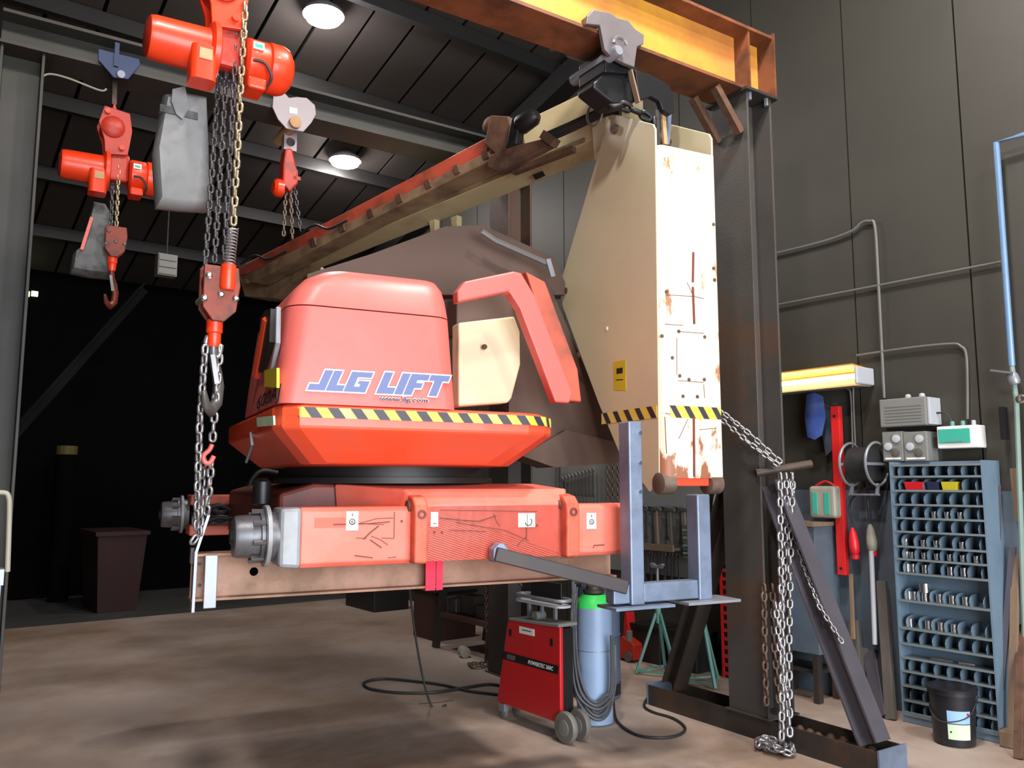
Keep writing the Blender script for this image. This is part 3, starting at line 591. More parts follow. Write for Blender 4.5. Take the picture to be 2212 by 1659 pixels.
# small signs on the axle
def axle_sign(u0, v0, u1, v1, kind, q=AX):
    a = Q(u0, v1, q, MAC); b = Q(u1, v0, q, MAC)
    d = MB().box(a[0], b[0], q-.0035, q-.0005, a[2], b[2]).build('sign_plate', 'white', lift)
    cx, cz, W = (a[0]+b[0])/2, (a[2]+b[2])/2, b[0]-a[0]; H_ = b[2]-a[2]; m = MB()
    if kind == 'tyre':
        m.tube([(cx + W*.22*math.cos(k*.5236), q-.004, cz - H_*.05 + W*.22*math.sin(k*.5236)) for k in range(12)], W*.045, 4, True)
        m.tube([(cx + W*.08*math.cos(k*.7854), q-.004, cz - H_*.05 + W*.08*math.sin(k*.7854)) for k in range(8)], W*.03, 4, True)
        m.pq([(cx-W*.07, cz+H_*.33), (cx+W*.07, cz+H_*.33), (cx, cz+H_*.22)], q-.005, q-.0035)
        m.box(cx-W*.02, cx+W*.02, q-.005, q-.0035, cz+H_*.33, cz+H_*.42)
    elif kind == 'hook':
        m.tube([(cx + W*.10 + W*.2*math.cos(x), q-.004, cz - H_*.12 + W*.2*math.sin(x)) for x in [math.radians(k) for k in range(-170, 60, 20)]], W*.035, 4)
        m.box(cx+W*.02, cx+W*.05, q-.005, q-.0035, a[2]+.002, b[2]-.002)
    else:
        m.box(cx-W*.2, cx+W*.3, q-.005, q-.0035, a[2]+H_*.2, a[2]+H_*.25)
    m.build('sign_print', 'ink', d)
axle_sign(747, 1104, 774, 1146, 'tyre'); axle_sign(1267, 1108, 1287, 1143, 'tyre'); axle_sign(930, 1106, 946, 1138, 'line'); axle_sign(1119, 1108, 1155, 1139, 'hook')
# scrapes through the paint
sc_ = [[(720, 1133), (800, 1131), (842, 1127)], [(775, 1131), (815, 1120), (850, 1119)], [(795, 1132), (830, 1133)], [(818, 1136), (800, 1150), (785, 1165)], [(770, 1162), (792, 1163)], [(802, 1158), (820, 1165), (838, 1177)], [(800, 1166), (824, 1183)], [(824, 1162), (850, 1163)], [(852, 1106), (851, 1163)], [(766, 1200), (805, 1205)], [(838, 1205), (856, 1203)],
       [(950, 1102), (1050, 1103), (1160, 1105)], [(950, 1119), (1000, 1124), (1035, 1126), (1072, 1114)], [(985, 1128), (1030, 1136), (1090, 1145), (1142, 1168)], [(1066, 1110), (1074, 1130), (1080, 1135)], [(1137, 1110), (1137, 1168)], [(1117, 1178), (1135, 1160)], [(1215, 1162), (1238, 1156), (1250, 1148)], [(1281, 1184), (1283, 1178), (1305, 1177)], [(970, 1145), (1050, 1148)], [(1210, 1205), (1240, 1204)]]
for i, pl_ in enumerate(sc_):
    m = MB(); w_ = .0030 if i % 3 else .0045
    m.tube([Q(u, v, AX-.0005, MAC) for u, v in pl_], w_*.8, 4); m.build('scratch', 'scratch', lift)
for u, v in ((868, 1126), (938, 1150), (955, 1150), (1160, 1135)):
    MB().cyl(Q(u, v, AX-.004, MAC), Q(u, v, AX+.004, MAC), .006, 8).build('dent', 'scratch', lift)
MB().box(.86, 1.0, AX-.0012, AX+.001, 1.40, 1.445).build('paint_patch', 'axle_worn', lift)
# near hub and steering knuckle
hz_ = 1.365; hq = AX+.10
MB().loft([[(.705, hq-.11, 1.23), (.705, hq+.1, 1.23), (.705, hq+.1, 1.49), (.705, hq-.11, 1.49)], [(.80, hq-.115, 1.222), (.80, hq+.11, 1.222), (.80, hq+.11, 1.495), (.80, hq-.115, 1.495)]]).build('steering_knuckle', 'knuckle', lift, bevel=.018)
def hub(p, q, z, nm='wheel_hub', s=1.):
    h = MB().lathe((p, q, z), (1, 0, 0), [(0, .06*s), (.004, .088*s), (.02, .094*s), (.11*s, .098*s), (.112*s, .112*s), (.128*s, .112*s), (.13*s, .128*s), (.15*s, .13*s), (.152*s, .110*s), (.19*s, .105*s)], 32).build(nm, 'hub_grey', lift, smooth=35)
    MB().lathe((p+.13*s, q, z), (1, 0, 0), [(0, .118*s), (.004, .138*s), (.022*s, .138*s), (.026*s, .12*s)], 32).build('flange', 'knuckle', h, smooth=35)
    for k in range(8):
        a = k*math.pi/4 + .2; MB().cyl((p+.075*s, q+.112*s*math.cos(a), z+.112*s*math.sin(a)), (p+.132*s, q+.112*s*math.cos(a), z+.112*s*math.sin(a)), .012*s, 6).build('stud', 'chain_dark', h)
    MB().lathe((p-.012, q, z), (1, 0, 0), [(0, .03*s), (.014, .035*s)], 14).build('hub_cap', 'black_metal', h)
hub(.52, hq, hz_)
# rear axle end
hub(.36, 6.35, 1.385, s=.95)
MB().box(.54, .98, 6.2, 6.5, 1.45, 1.52).build('rear_bracket', 'axle_worn', lift, bevel=.01)
MB().box(.54, .98, 6.2, 6.5, 1.24, 1.31).build('rear_bracket', 'axle_salmon', lift, bevel=.01)
MB().lathe((.56, 6.35, 1.32), (1, 0, 0), [(0, .08), (.3, .08)], 16).build('rear_axle', 'hub_grey', lift, smooth=40)
MB().box(.9, 2.3, 6.2, 6.5, 1.24, 1.5).build('rear_axle_beam', 'lift_darkred', lift)
hs = [[(430, 1120), (455, 1100), (480, 1108), (510, 1085), (530, 1060), (560, 1020), (600, 1022)], [(440, 1130), (470, 1118), (500, 1118), (520, 1095)], [(445, 1110), (475, 1125), (510, 1105), (525, 1080), (545, 1035)], [(450, 1098), (480, 1092), (515, 1112)]]
for i, h in enumerate(hs):
    MB().tube(smooth_path([Q(u, v, (6.1, 5.9, 5.95, 6.0)[i], MAC) for u, v in h]), .018, 7).build('hydraulic_hose', 'rubber', lift, smooth=60)
MB().lathe(Q(566, 1062, 4.35, MAC), (0, 0, 1), [(-.07, .03), (-.06, .045), (.05, .045), (.07, .02)], 16).build('hose_fitting', 'black_metal', lift, smooth=40)
MB().tube([PP(532, 998, .66, MAC), PP(545, 960, .66, MAC), PP(542, 935, .66, MAC)], .008, 6).build('loose_strap', 'galv', lift)
# booms: heading of their own, running back and to the left from the tower head
BT = -40
def bq(pts, q): return [(a, b) for a, b in ((lambda w: (w.x, w.z))(v) for v in (Vector(Q(u, v_, q, BT)) for u, v_ in pts))]
def to_mac(mb):
    out = MB(); t = math.radians(BT-MAC); c, s_ = math.cos(t), math.sin(t)
    out.v = [(x*c - y*s_, x*s_ + y*c, z) for x, y, z in mb.v]; out.f = mb.f; return out
def B(u, v, q): return Q(u, v, q, BT)
def boom(name, pts, q0, q1, m, par=None, bev=.006): return to_mac(MB().pq(bq(pts, q0), q0, q1)).build(name, m, par or lift, bevel=bev)
bm_ = boom('lower_boom', [(1345, 160), (1345, 275), (1258, 311), (800, 502), (600, 585), (530, 612), (530, 570), (1130, 262), (1306, 178)], 4.60, 4.87, 'boom_cream')
boom('boom_rail', [(1262, 296), (1262, 306), (800, 499), (620, 573), (618, 564), (800, 490)], 4.585, 4.60, 'boom_dirty', bm_, .003)
boom('boom_rib', [(1190, 305), (1190, 312), (880, 444), (700, 522), (698, 514), (880, 438)], 4.585, 4.60, 'boom_dirty', bm_, .003)
boom('boom_end_plate', [(1278, 262), (1310, 250), (1308, 325), (1284, 345)], 4.56, 4.59, 'cream', bm_, .003)
to_mac(MB().loft([[B(1150, 378, 4.68), B(1172, 369, 4.68), B(1178, 379, 4.74), B(1157, 388, 4.74)], [tuple(Vector(B(u, v, q)) - Vector((0, 0, .003))) for u, v, q in ((1150, 378, 4.68), (1172, 369, 4.68), (1178, 379, 4.74), (1157, 388, 4.74))]])).build('boom_slot', 'rubber', bm_)
for u in (934, 982):
    boom('boom_tab', [(u-9, 470), (u+5, 464), (u+5, 498), (u-4, 503)], 4.81, 4.87, 'boom_cream', bm_, .003)
boom('boom_nose', [(516, 596), (600, 575), (640, 562), (665, 585), (625, 612), (590, 644), (528, 640)], 4.62, 4.92, 'boom_dirty')
rb_ = boom('upper_boom', [(1078, 283), (1086, 312), (800, 458), (532, 592), (512, 594), (512, 580), (800, 430)], 4.42, 4.60, 'boom_red')
boom('boom_side_strip', [(1088, 310), (1093, 330), (800, 476), (545, 610), (525, 598), (800, 456)], 4.40, 4.58, 'boom_dirty', rb_, .004)
for k in range(7):
    u = 1040 - 62*k; v = 336 + 31.5*k
    boom('hose_clamp', [(u, v-8), (u+9, v-13), (u+14, v+4), (u+4, v+9)], 4.385, 4.41, 'rust_part', rb_, 0)
for k, (u, v) in enumerate(((690, 490), (560, 556))):
    to_mac(MB().tube(smooth_path([B(u-40, v+14, 4.38), B(u-10, v-4, 4.36), B(u+20, v+4, 4.36), B(u+60, v-14, 4.38)]), .012, 6)).build('hose', 'cable_black', rb_, smooth=60)
# pivot clump and hoses on the boom
to_mac(MB().lathe(B(1052, 268, 4.42), (0, 1, 0), [(0, .03), (.02, .065), (.28, .065), (.30, .03)], 14)).build('pivot_roller', 'rust_part', lift, smooth=40)
boom('pivot_bracket', [(1058, 248), (1098, 250), (1110, 300), (1096, 330), (1068, 332), (1046, 312)], 4.36, 4.5, 'rust_part', None, .012)
boom('cable_chain', [(1104, 255), (1122, 252), (1114, 310), (1092, 320)], 4.34, 4.42, 'rubber', None, .01)
to_mac(MB().lathe(B(1122, 272, 4.38), (1, 0, .2), [(0, .06), (.02, .072), (.14, .06), (.17, .035)], 16)).build('motor_unit', 'black_metal', lift, smooth=40)
boom('boom_head_bracket', [(1056, 336), (1096, 318), (1185, 296), (1195, 312), (1120, 350), (1075, 372), (1052, 360)], 4.36, 4.42, 'rust_part', None, .008)
to_mac(MB().bar(B(1110, 372, 4.50), B(1240, 322, 4.50), .05, .04)).build('rust_strip', 'rust_part', lift)
for k in range(4):
    to_mac(MB().tube(smooth_path([B(u, v + 5*k, 4.40+.012*k) for u, v in ((1180, 290), (1230, 268), (1290, 240), (1322, 228), (1340, 232))]), .016, 6)).build('hose', 'cable_black', lift, smooth=60)
to_mac(MB().tube([Vector(B(1290, 250, 4.38)) + Vector((.06*math.cos(a), -.03, .08*math.sin(a))) for a in [k*.42 for k in range(15)]], .009, 5, True)).build('hose_ring', 'conduit', lift)
to_mac(MB().bar(B(1176, 292, 4.38), B(1200, 310, 4.38), .06, .07, up=(0, 1, 0))).build('hose_clip', 'rust_part', lift)
chain(lift, [Q(u, v, 4.02, MAC) for u, v in ((1318, 230), (1345, 228), (1385, 245), (1412, 262), (1412, 280))], .11, .07, .016, 'black_metal', 20)
# tower (upright)
TP0, TP1, TQ = 2.83, 3.265, 3.85
sp_ = [(1313, 262), (1320, 252), (1332, 248), (1410, 268), (1418, 276), (1424, 296), (1424, 1030), (1402, 1062), (1385, 1040), (1338, 980), (1293, 872), (1216, 665), (1208, 632), (1210, 612)]
prof = mp_(sp_, TP0)
prof = [(max(q, TQ+.012), z) for q, z in prof]
tl = MB().pp(prof, TP0, TP0+.014).build('tower_side_plate', 'cream', lift, bevel=.004)
tr = MB().pp([(q, z+.02) for q, z in prof], TP1-.014, TP1).build('tower_side_plate', 'cream', lift, bevel=.004)
zt0, zb0 = 3.60, 1.63; zsplit = 2.0
def tower_front(z0, z1, m):
    cr = [(TP0+.0005, TQ+.07)] + [(TP0 + .06 - .06*math.cos(a), TQ + .06 - .06*math.sin(a)) for a in [math.radians(x) for x in (0, 30, 60, 90)]] + [(TP1 - .02 + .02*math.sin(a), TQ + .02 - .02*math.cos(a)) for a in [math.radians(x) for x in (0, 45, 90)]] + [(TP1-.0005, TQ+.04)]
    inner = [(TP1-.02, TQ+.04), (TP1-.02, TQ+.014), (TP0+.06, TQ+.014), (TP0+.016, TQ+.07)]
    return MB().pz(cr + inner, z0, z1).build('tower_front_plate', m, lift, smooth=40)
tower_front(zsplit, zt0, 'cream_rusty'); tower_front(zb0, zsplit-.001, 'cream_worn')
ys, bs = MB(), MB(); z0, z1 = 1.975, 2.045
ys.box(TP0+.055, TP1-.012, TQ-.0025, TQ-.0005, z0, z1); ys.build('hazard_tape', 'tape_yellow', lift)
k = TP0+.05
while k < TP1-.06: bs.pq([(k+.045, z0), (k+.085, z0), (k+.04, z1), (k, z1)], TQ-.0045, TQ-.003); k += .10
bs.build('tape_stripes', 'tape_black', lift)
ys, bs = MB(), MB(); qa, qb = TQ+.05, PP(1296, 872, TP0, MAC)[1]
ys.box(TP0-.0025, TP0-.0005, qa, qb-.02, z0, z1); ys.build('hazard_tape', 'tape_yellow', lift)
k = qa
while k < qb-.13: bs.pp([(k, z0), (k+.05, z0), (k+.10, z1), (k+.05, z1)], TP0-.0045, TP0-.003); k += .12
bs.build('tape_stripes', 'tape_black', lift)
sg = MB().pp(mp_([(1326, 782), (1352, 778), (1353, 843), (1327, 843)], TP0), TP0-.003, TP0-.0005).build('warning_decal', 'sign_yellow', lift)
MB().pp(mp_([(1333, 796), (1346, 794), (1346, 806), (1333, 808)], TP0), TP0-.0045, TP0-.003).build('decal_print', 'ink', sg)
MB().pp(mp_([(1332, 820), (1347, 819), (1347, 821), (1332, 822)], TP0), TP0-.0045, TP0-.003).build('decal_print', 'ink', sg)
for u, v, r, m in ((1223, 628, .024, 'rust_part'), (1248, 768, .022, 'rust_part'), (1311, 710, .014, 'white'), (1323, 277, .03, 'white')):
    a = PP(u, v, TP0, MAC); MB().lathe((TP0+.002, a[1], a[2]), (-1, 0, 0), [(0, r), (.006, r*.9), (.009, r*.3)], 14).build('bolt_head', m, lift, smooth=40)
for u, v in ((1541, 485), (1541, 580), (1440, 630), (1466, 716), (1522, 728), (1452, 773), (1468, 812), (1521, 820), (1488, 820), (1475, 856), (1506, 857), (1543, 605), (1430, 726)):
    a = Q(u, v, TQ, MAC); MB().cyl((a[0], TQ-.004, a[2]), (a[0], TQ+.002, a[2]), .011, 10).build('rust_stud', 'rust_part', lift)
ln = [[(1440, 637), (1495, 640)], [(1462, 716), (1520, 720)], [(1462, 730), (1462, 810)], [(1465, 822), (1520, 826)], [(1520, 830), (1522, 860)], [(1436, 700), (1475, 703)], [(1497, 545), (1496, 610)], [(1496, 620), (1499, 700)], [(1498, 640), (1520, 645)], [(1484, 610), (1497, 638)], [(1438, 893), (1480, 900)], [(1498, 900), (1499, 1030)], [(1486, 905), (1466, 948)], [(1510, 928), (1548, 925)], [(1436, 900), (1440, 980)]]
for i, l in enumerate(ln):
    MB().tube([Q(u, v, TQ-.0002, MAC) for u, v in l], .0025 if i not in (6, 7, 11) else .009, 4).build('rust_streak', 'scratch', lift)
MB().box(TP0+.06, TP1-.05, TQ+.02, TQ+.3, 1.585, 1.64).build('tower_foot_block', 'lift_orange', lift, bevel=.006)
for p0 in (TP0-.005, TP1-.10):
    MB().lathe((p0, TQ+.05, 1.60), (1, 0, 0), [(0, .05), (.005, .062), (.09, .062), (.095, .05)], 18).build('tower_roller', 'chain_rust', lift, smooth=40)
MB().box(TP0+.02, TP1-.02, TQ+.25, TQ+.45, 3.45, 3.72).build('tower_pivot_block', 'boom_dirty', lift)
lu = MB(); lu.cyl((TP0-.02, 4.28, 3.86), (TP1+.02, 4.28, 3.86), .03, 14); lu.build('tower_pin', 'rust_part', lift)

# ================================================================== rigging under the machine (heading MAC)
t = thing('lifting_beam', 'rusty steel I-beam hung level beneath the red axle', 'beam', MAC, (.36, 4.09, 1.08))
b0, b1, bz0, bz1 = .37, 2.62, 1.075, 1.285; q0, q1 = 4.025, 4.165; qm = 4.095
hx, _, hzc = Q(548, 1236, qm, MAC)
w1 = holed(.12, bz1-bz0-.024, hx, (bz0+bz1)/2+.01, .020, hx-.06, bz0+.012, qm-.006, qm+.006)
w1.box(b0, hx-.06, qm-.006, qm+.006, bz0+.012, bz1-.012); w1.box(hx+.06, b1, qm-.006, qm+.006, bz0+.012, bz1-.012); w1.build('web', 'ibeam', t)
MB().box(b0, b1, q0, q1, bz1-.012, bz1).build('upper_flange', 'ibeam', t, bevel=.002); MB().box(b0, b1, q0, q1, bz0, bz0+.012).build('lower_flange', 'ibeam', t, bevel=.002)
a = Q(440, 1200, q0, MAC); b = Q(466, 1300, q0, MAC)
MB().box(a[0]+.005, b[0], q0-.02, q0-.002, bz0-.03, bz1-.005).build('end_bracket', 'galv', t, bevel=.003)
for v in (1218, 1264): MB().cyl(Q(431, v, qm-.008, MAC), Q(431, v, qm-.004, MAC), .009, 8).build('bolt_hole', 'rubber', t)
# edge-on steel flat at the beam end, held by the sling
t = thing('lifting_plate', 'thin bent steel flat hanging at the left end of the I-beam', 'plate', MAC, Q(413, 1320, 4.05, MAC))
P = [Vector(Q(u, v, 4.05, MAC)) for u, v in ((448, 1112), (421, 1192), (414, 1320))]
m = MB(); rings = []
for c in P: rings.append([(c.x-.005, c.y-.05, c.z), (c.x+.007, c.y-.05, c.z), (c.x+.007, c.y+.06, c.z), (c.x-.005, c.y+.06, c.z)])
m.loft(rings).build('flat_bar', 'galv', t); MB().box(P[1].x-.02, P[1].x-.005, P[1].y-.03, P[1].y+.04, P[1].z-.05, P[1].z+.02).build('weld_lug', 'steel_dark', t)
# chain sling
t = thing('chain_sling', 'steel chain sling hooked to the near hoist with pink grab hook', 'chain', MAC, Q(430, 1180, 4.0, MAC))
chain(t, [Q(444, 745, 3.84, MAC), Q(432, 900, 3.90, MAC), Q(426, 1080, 3.97, MAC), Q(424, 1150, 4.0, MAC)], .060, .040, .0078, 'chain_steel', 55)
chain(t, [Q(476, 745, 3.86, MAC), Q(468, 840, 3.88, MAC), Q(458, 962, 3.94, MAC)], .060, .040, .0078, 'chain_steel', 20)
chain(t, [Q(457, 990, 3.95, MAC), Q(452, 1060, 3.98, MAC), Q(444, 1120, 4.02, MAC)], .060, .040, .0078, 'chain_steel', 30)
chain(t, [Q(440, 990, 3.99, MAC), Q(434, 1080, 4.0, MAC), Q(432, 1150, 4.01, MAC), Q(410, 1178, 4.0, MAC)], .060, .040, .0078, 'chain_steel', 60)
MB().tube(smooth_path([Q(u, v, 3.92, MAC) for u, v in ((458, 960), (452, 972), (440, 984), (442, 998), (453, 1000), (462, 985))]), .011, 8).build('grab_hook', 'lift_pink', t, smooth=60)
MB().tube(smooth_path([Q(u, v, 3.86, MAC) for u, v in ((444, 742), (450, 728), (462, 762), (472, 770), (478, 745))]), .012, 8).build('master_link', 'chain_steel', t, smooth=60)
# pink strap
t = thing('lashing_strap', 'bright pink strap looped round the I-beam below the axle', 'strap', MAC, Q(938, 1268, 4.0, MAC))
for u0, u1 in ((919, 940), (942, 956)):
    a = Q(u0, 1215, q0, MAC)[0]; b = Q(u1, 1215, q0, MAC)[0]; m = MB()
    m.box(a, b, q0-.006, q0-.001, bz0-.006, bz1+.005); m.box(a, b, q1+.001, q1+.006, bz0-.006, bz1+.005); m.box(a, b, q0-.006, q1+.006, bz0-.011, bz0-.006); m.build('webbing', 'pink_strap', t)
# blue-grey welded cradle beside the tower and the dark strut that ties it to the axle
t = thing('support_frame', 'blue-grey welded U-frame standing against the cream tower with a dark strut', 'frame', MAC, Q(1365, 1305, 3.66, MAC))
FQ0, FQ1 = 3.62, 3.72
def shs(name, u0, u1, z0, z1, q0_=FQ0, q1_=FQ1, m='frame_blue'):
    a = Q(u0, 1150, q0_, MAC)[0]; b = Q(u1, 1150, q0_, MAC)[0]; MB().box(a, b, q0_, q1_, z0, z1).build(name, m, t, bevel=.008); return a, b
zc0, zc1 = Q(1440, 1303, FQ0, MAC)[2], Q(1440, 1258, FQ0, MAC)[2]
pa = shs('post', 1362, 1391, zc0, Q(1370, 910, FQ0, MAC)[2]); pb = shs('post', 1508, 1536, zc0+.0, Q(1520, 1068, FQ0, MAC)[2])
MB().box(pa[1], pb[0], FQ0+.01, FQ1-.01, zc0+.01, zc1).build('crossbar', 'frame_blue', t, bevel=.006)
MB().box(pa[0]-.12, pa[1]+.16, FQ0-.04, FQ1+.04, zc0-.016, zc0-.002).build('foot_plate', 'frame_blue', t); MB().box(pb[0]-.12, pb[1]+.14, FQ0-.06, FQ1+.04, zc0-.012, zc0+.002).build('foot_plate', 'galv', t)
MB().box(pa[0]-.10, pa[0]-.002, FQ0+.01, FQ1-.01, zc0+.01, zc1).build('stub', 'frame_blue', t, bevel=.006)
for v in (935, 1000, 1062): MB().lathe(Q(1383, v, FQ0, MAC), (0, -1, 0), [(0, .012), (.006, .010)], 10).build('bolt', 'chrome', t)
MB().bar(Q(1068, 1196, 3.74, MAC), Q(1352, 1268, 3.64, MAC), .06, .07).build('strut', 'arm_dark', t, bevel=.006)
MB().pq(poly_q([(1055, 1212), (1056, 1185), (1068, 1172), (1078, 1172), (1090, 1188), (1092, 1212)], 3.785, MAC), 3.725, 3.79).build('strut_shoe', 'frame_blue', t, bevel=.006)

# ================================================================== welder, bottle and floor things (heading ROOM)
t = thing('welding_machine', 'red wheeled welding machine with black name strip', 'welder', ROOM, (3.7, 4.45, 0))
WF, WB = 3.50, 3.64
side_poly = [(4.14, .10), (4.82, .10), (4.70, .655), (4.66, .668), (4.14, .69)]
MB().pp(side_poly, WF, WF+.03).build('side_panel', 'welder_red', t, bevel=.008)
MB().pp([(4.17, .10), (4.78, .10), (4.68, .65), (4.17, .675)], WF+.031, WB).build('cabinet', 'black_metal', t, bevel=.01)
MB().pp([(4.16, .40), (4.755, .40), (4.745, .452), (4.15, .452)], WF-.005, WF+.002).build('name_strip', 'black_metal', t)
def wl(q0_, z0_, tilt=0): return lambda x, y, d: (WF - .006 - .001*d, q0_ - x, z0_ + y - x*tilt)
text_mb('POWERTEC 360C', .26, .026, wl(4.46, .414), .2, .01).build('lettering', 'white', t)
MB().pp([(4.61, .41), (4.70, .41), (4.69, .442), (4.60, .442)], WF-.007, WF-.005).build('maker_badge', 'clamp_grey', t)
MB().pp([(4.40, .60), (4.56, .60), (4.56, .645), (4.40, .645)], WF-.004, WF+.001).build('paper_label', 'white', t)
MB().box(WF-.005, WF+.001, 4.43, 4.53, .622, .628).build('label_print', 'ink', t)
for q_ in (4.22, 4.66): MB().box(WF-.004, WF+.001, q_-.012, q_+.012, .565, .61).build('panel_catch', 'black_metal', t)
MB().pp([(4.14, .69), (4.66, .668), (4.67, .685), (4.14, .71)], WF-.01, WB+.01).build('top_cover', 'box_grey', t, bevel=.004)
for p_ in (WF+.02, WB-.01):
    w_ = MB().lathe((p_-.05, 4.08, .095), (1, 0, 0), [(0, .03), (.005, .09), (.015, .096), (.035, .096), (.045, .09), (.05, .03)], 26).build('wheel', 'wheel_grey', t, smooth=35)
    MB().lathe((p_-.056, 4.08, .095), (1, 0, 0), [(0, .02), (.004, .05), (.008, .05)], 16).build('hub', 'box_grey', w_, smooth=35)
    MB().lathe((p_-.02, 4.76, .035), (1, 0, 0), [(0, .02), (.004, .035), (.026, .035), (.03, .02)], 16).build('caster', 'wheel_grey', t, smooth=35)
    MB().box(p_-.025, p_+.018, 4.73, 4.79, .05, .10).build('caster_fork', 'galv', t)
MB().cyl((WF-.03, 4.08, .095), (WB+.04, 4.08, .095), .012, 8).build('axle', 'steel_dark', t)
t = thing('wire_feeder', 'dark wire feeder in a grey tray above the red welder', 'wire feeder', ROOM, (3.72, 4.4, .71))
MB().box(WF+.08, WF+.10, 4.28, 4.30, .712, .80).build('leg', 'galv', t); MB().box(WF+.08, WF+.10, 4.56, 4.58, .70, .80).build('leg', 'galv', t); MB().box(WB-.06, WB-.04, 4.42, 4.44, .71, .80).build('leg', 'galv', t)
tr_ = MB(); tr_.loft([rrect(WF+.02, WB, 4.16, 4.66, .05, z) for z in (.80, .815)]); tr_.build('tray', 'box_light', t)
MB().tube([(x, y, .845) for x, y, z in rrect(WF+.02, WB, 4.16, 4.66, .06, 0)], .012, 6, True).build('tray_rim', 'galv', t, smooth=60)
MB().box(WF+.08, WB-.05, 4.22, 4.54, .816, .95).build('feeder_case', 'black_metal', t, bevel=.01)
MB().tube(smooth_path([(WF+.05, 4.60, .90), (WF+.0, 4.63, 1.0), (WF+.05, 4.62, 1.08), (WB-.1, 4.58, 1.0), (WB-.1, 4.55, .93)]), .010, 6).build('handle', 'cable_black', t, smooth=60)
MB().lathe((WB-.10, 4.45, .72), (1, 0, 0), [(0, .03), (.08, .03)], 12).build('connector', 'box_grey', t)
# shielding gas bottle
CX, CY = 3.95, 4.31
t = thing('gas_cylinder', 'pale blue gas cylinder with green shoulder and coiled hose beside the welder', 'gas cylinder', ROOM, (CX, CY, 0))
MB().lathe((CX, CY, .002), (0, 0, 1), [(0, .11), (.01, .122), (.76, .122)], 32).build('body', 'cyl_blue', t, smooth=40)
MB().lathe((CX, CY, .762), (0, 0, 1), [(0, .122), (.03, .116), (.06, .10), (.085, .075)], 32).build('shoulder', 'cyl_green', t, smooth=40)
MB().lathe((CX, CY, .847), (0, 0, 1), [(0, .06), (.012, .075), (.03, .075), (.032, .055), (.06, .05)], 24).build('guard_collar', 'steel_dark', t, smooth=40)
MB().lathe((CX, CY, .907), (0, 0, 1), [(0, .045), (.05, .045), (.052, .02), (.10, .02)], 20).build('valve', 'cyl_green', t, smooth=40)
MB().lathe((CX-.06, CY+.06, .93), (-.6, .5, 0), [(0, .04), (.05, .045), (.06, .03)], 16).build('regulator', 'black_metal', t, smooth=40)
MB().lathe((CX, CY, .48), (0, 0, 1), [(0, .1235), (.006, .1235)], 32).build('band', 'galv', t)
for k in range(6):
    o_ = .012*(k % 3) - .012; f_ = .145 + .012*(k//3)
    pt = lambda l, z: (CX + .737*l - .675*f_, CY - .675*l - .737*f_, z)
    MB().tube(smooth_path([pt(-.125+o_, .95-.02*k), pt(-.135+o_, .70), pt(-.13+o_*1.5, .42), pt(-.09+o_*2, .18+.012*k), pt(.0, .06+.022*k), pt(.075-o_, .10+.022*k), pt(.12-o_, .27), pt(.125-o_, .45+.03*k)]), .010, 6).build('hose', 'hose', t, smooth=60)
# bin behind the bottle
t = thing('waste_drum', 'blue-grey steel drum standing behind the gas cylinder', 'drum', ROOM, (4.44, 4.82, 0))
MB().lathe((4.44, 4.82, .002), (0, 0, 1), [(0, .17), (.01, .18), (.12, .18), (.13, .186), (.14, .18), (.45, .18), (.46, .186), (.47, .18), (.82, .18), (.83, .188), (.84, .18)], 30).build('shell', 'bin_blue', t, smooth=40)
MB().lathe((4.44, 4.82, .03), (0, 0, 1), [(0, .183), (.08, .183)], 30).build('foot_band', 'black_metal', t, smooth=40)
# cables on the floor
def floor_cable(label, pts, r, z=.0, name='cable', m='cable_black'):
    P = [ZZ(u, v, r+.001+z, ROOM) for u, v in pts]
    o = MB().tube(smooth_path(P, 8), r, 7).build(name, m, None, smooth=60, th=ROOM, base=P[0]); return tag(o, label, 'cable')
floor_cable('black welding cable looped on the floor left of the welder', [(1075, 1500), (1010, 1492), (960, 1480), (900, 1472), (830, 1466), (788, 1474), (800, 1488), (860, 1496), (930, 1496), (990, 1488), (1060, 1478), (1110, 1490)], .011)
floor_cable('black cable loop lying in front of the gantry foot', [(1325, 1510), (1332, 1555), (1370, 1585), (1420, 1594), (1465, 1588), (1480, 1572), (1455, 1552), (1410, 1538), (1392, 1525), (1398, 1508)], .009)
P = [Q(868, 1300, 5.3, ROOM), Q(900, 1390, 5.3, ROOM), Q(932, 1465, 5.3, ROOM)]; P[-1] = (P[-1][0], P[-1][1], .013); P[0] = (P[0][0], P[0][1], 1.25)
o = MB().tube(smooth_path([P[0], P[1], P[2], (P[2][0]+.1, P[2][1]-.05, .012)]), .008, 6).build('hanging_cable', 'cable_black', None, smooth=60, th=ROOM, base=P[2]); tag(o, 'thin dark cable dropping from the lift to the floor loop', 'cable')
o = MB().tube([ZZ(905, 1520, .004, ROOM), ZZ(950, 1517, .004, ROOM), ZZ(980, 1512, .004, ROOM)], .004, 5).build('wire_offcut', 'rust_part', None, th=ROOM, base=ZZ(905, 1520, 0, ROOM)); tag(o, 'short rusty wire offcut on the floor left of the welder', 'wire')

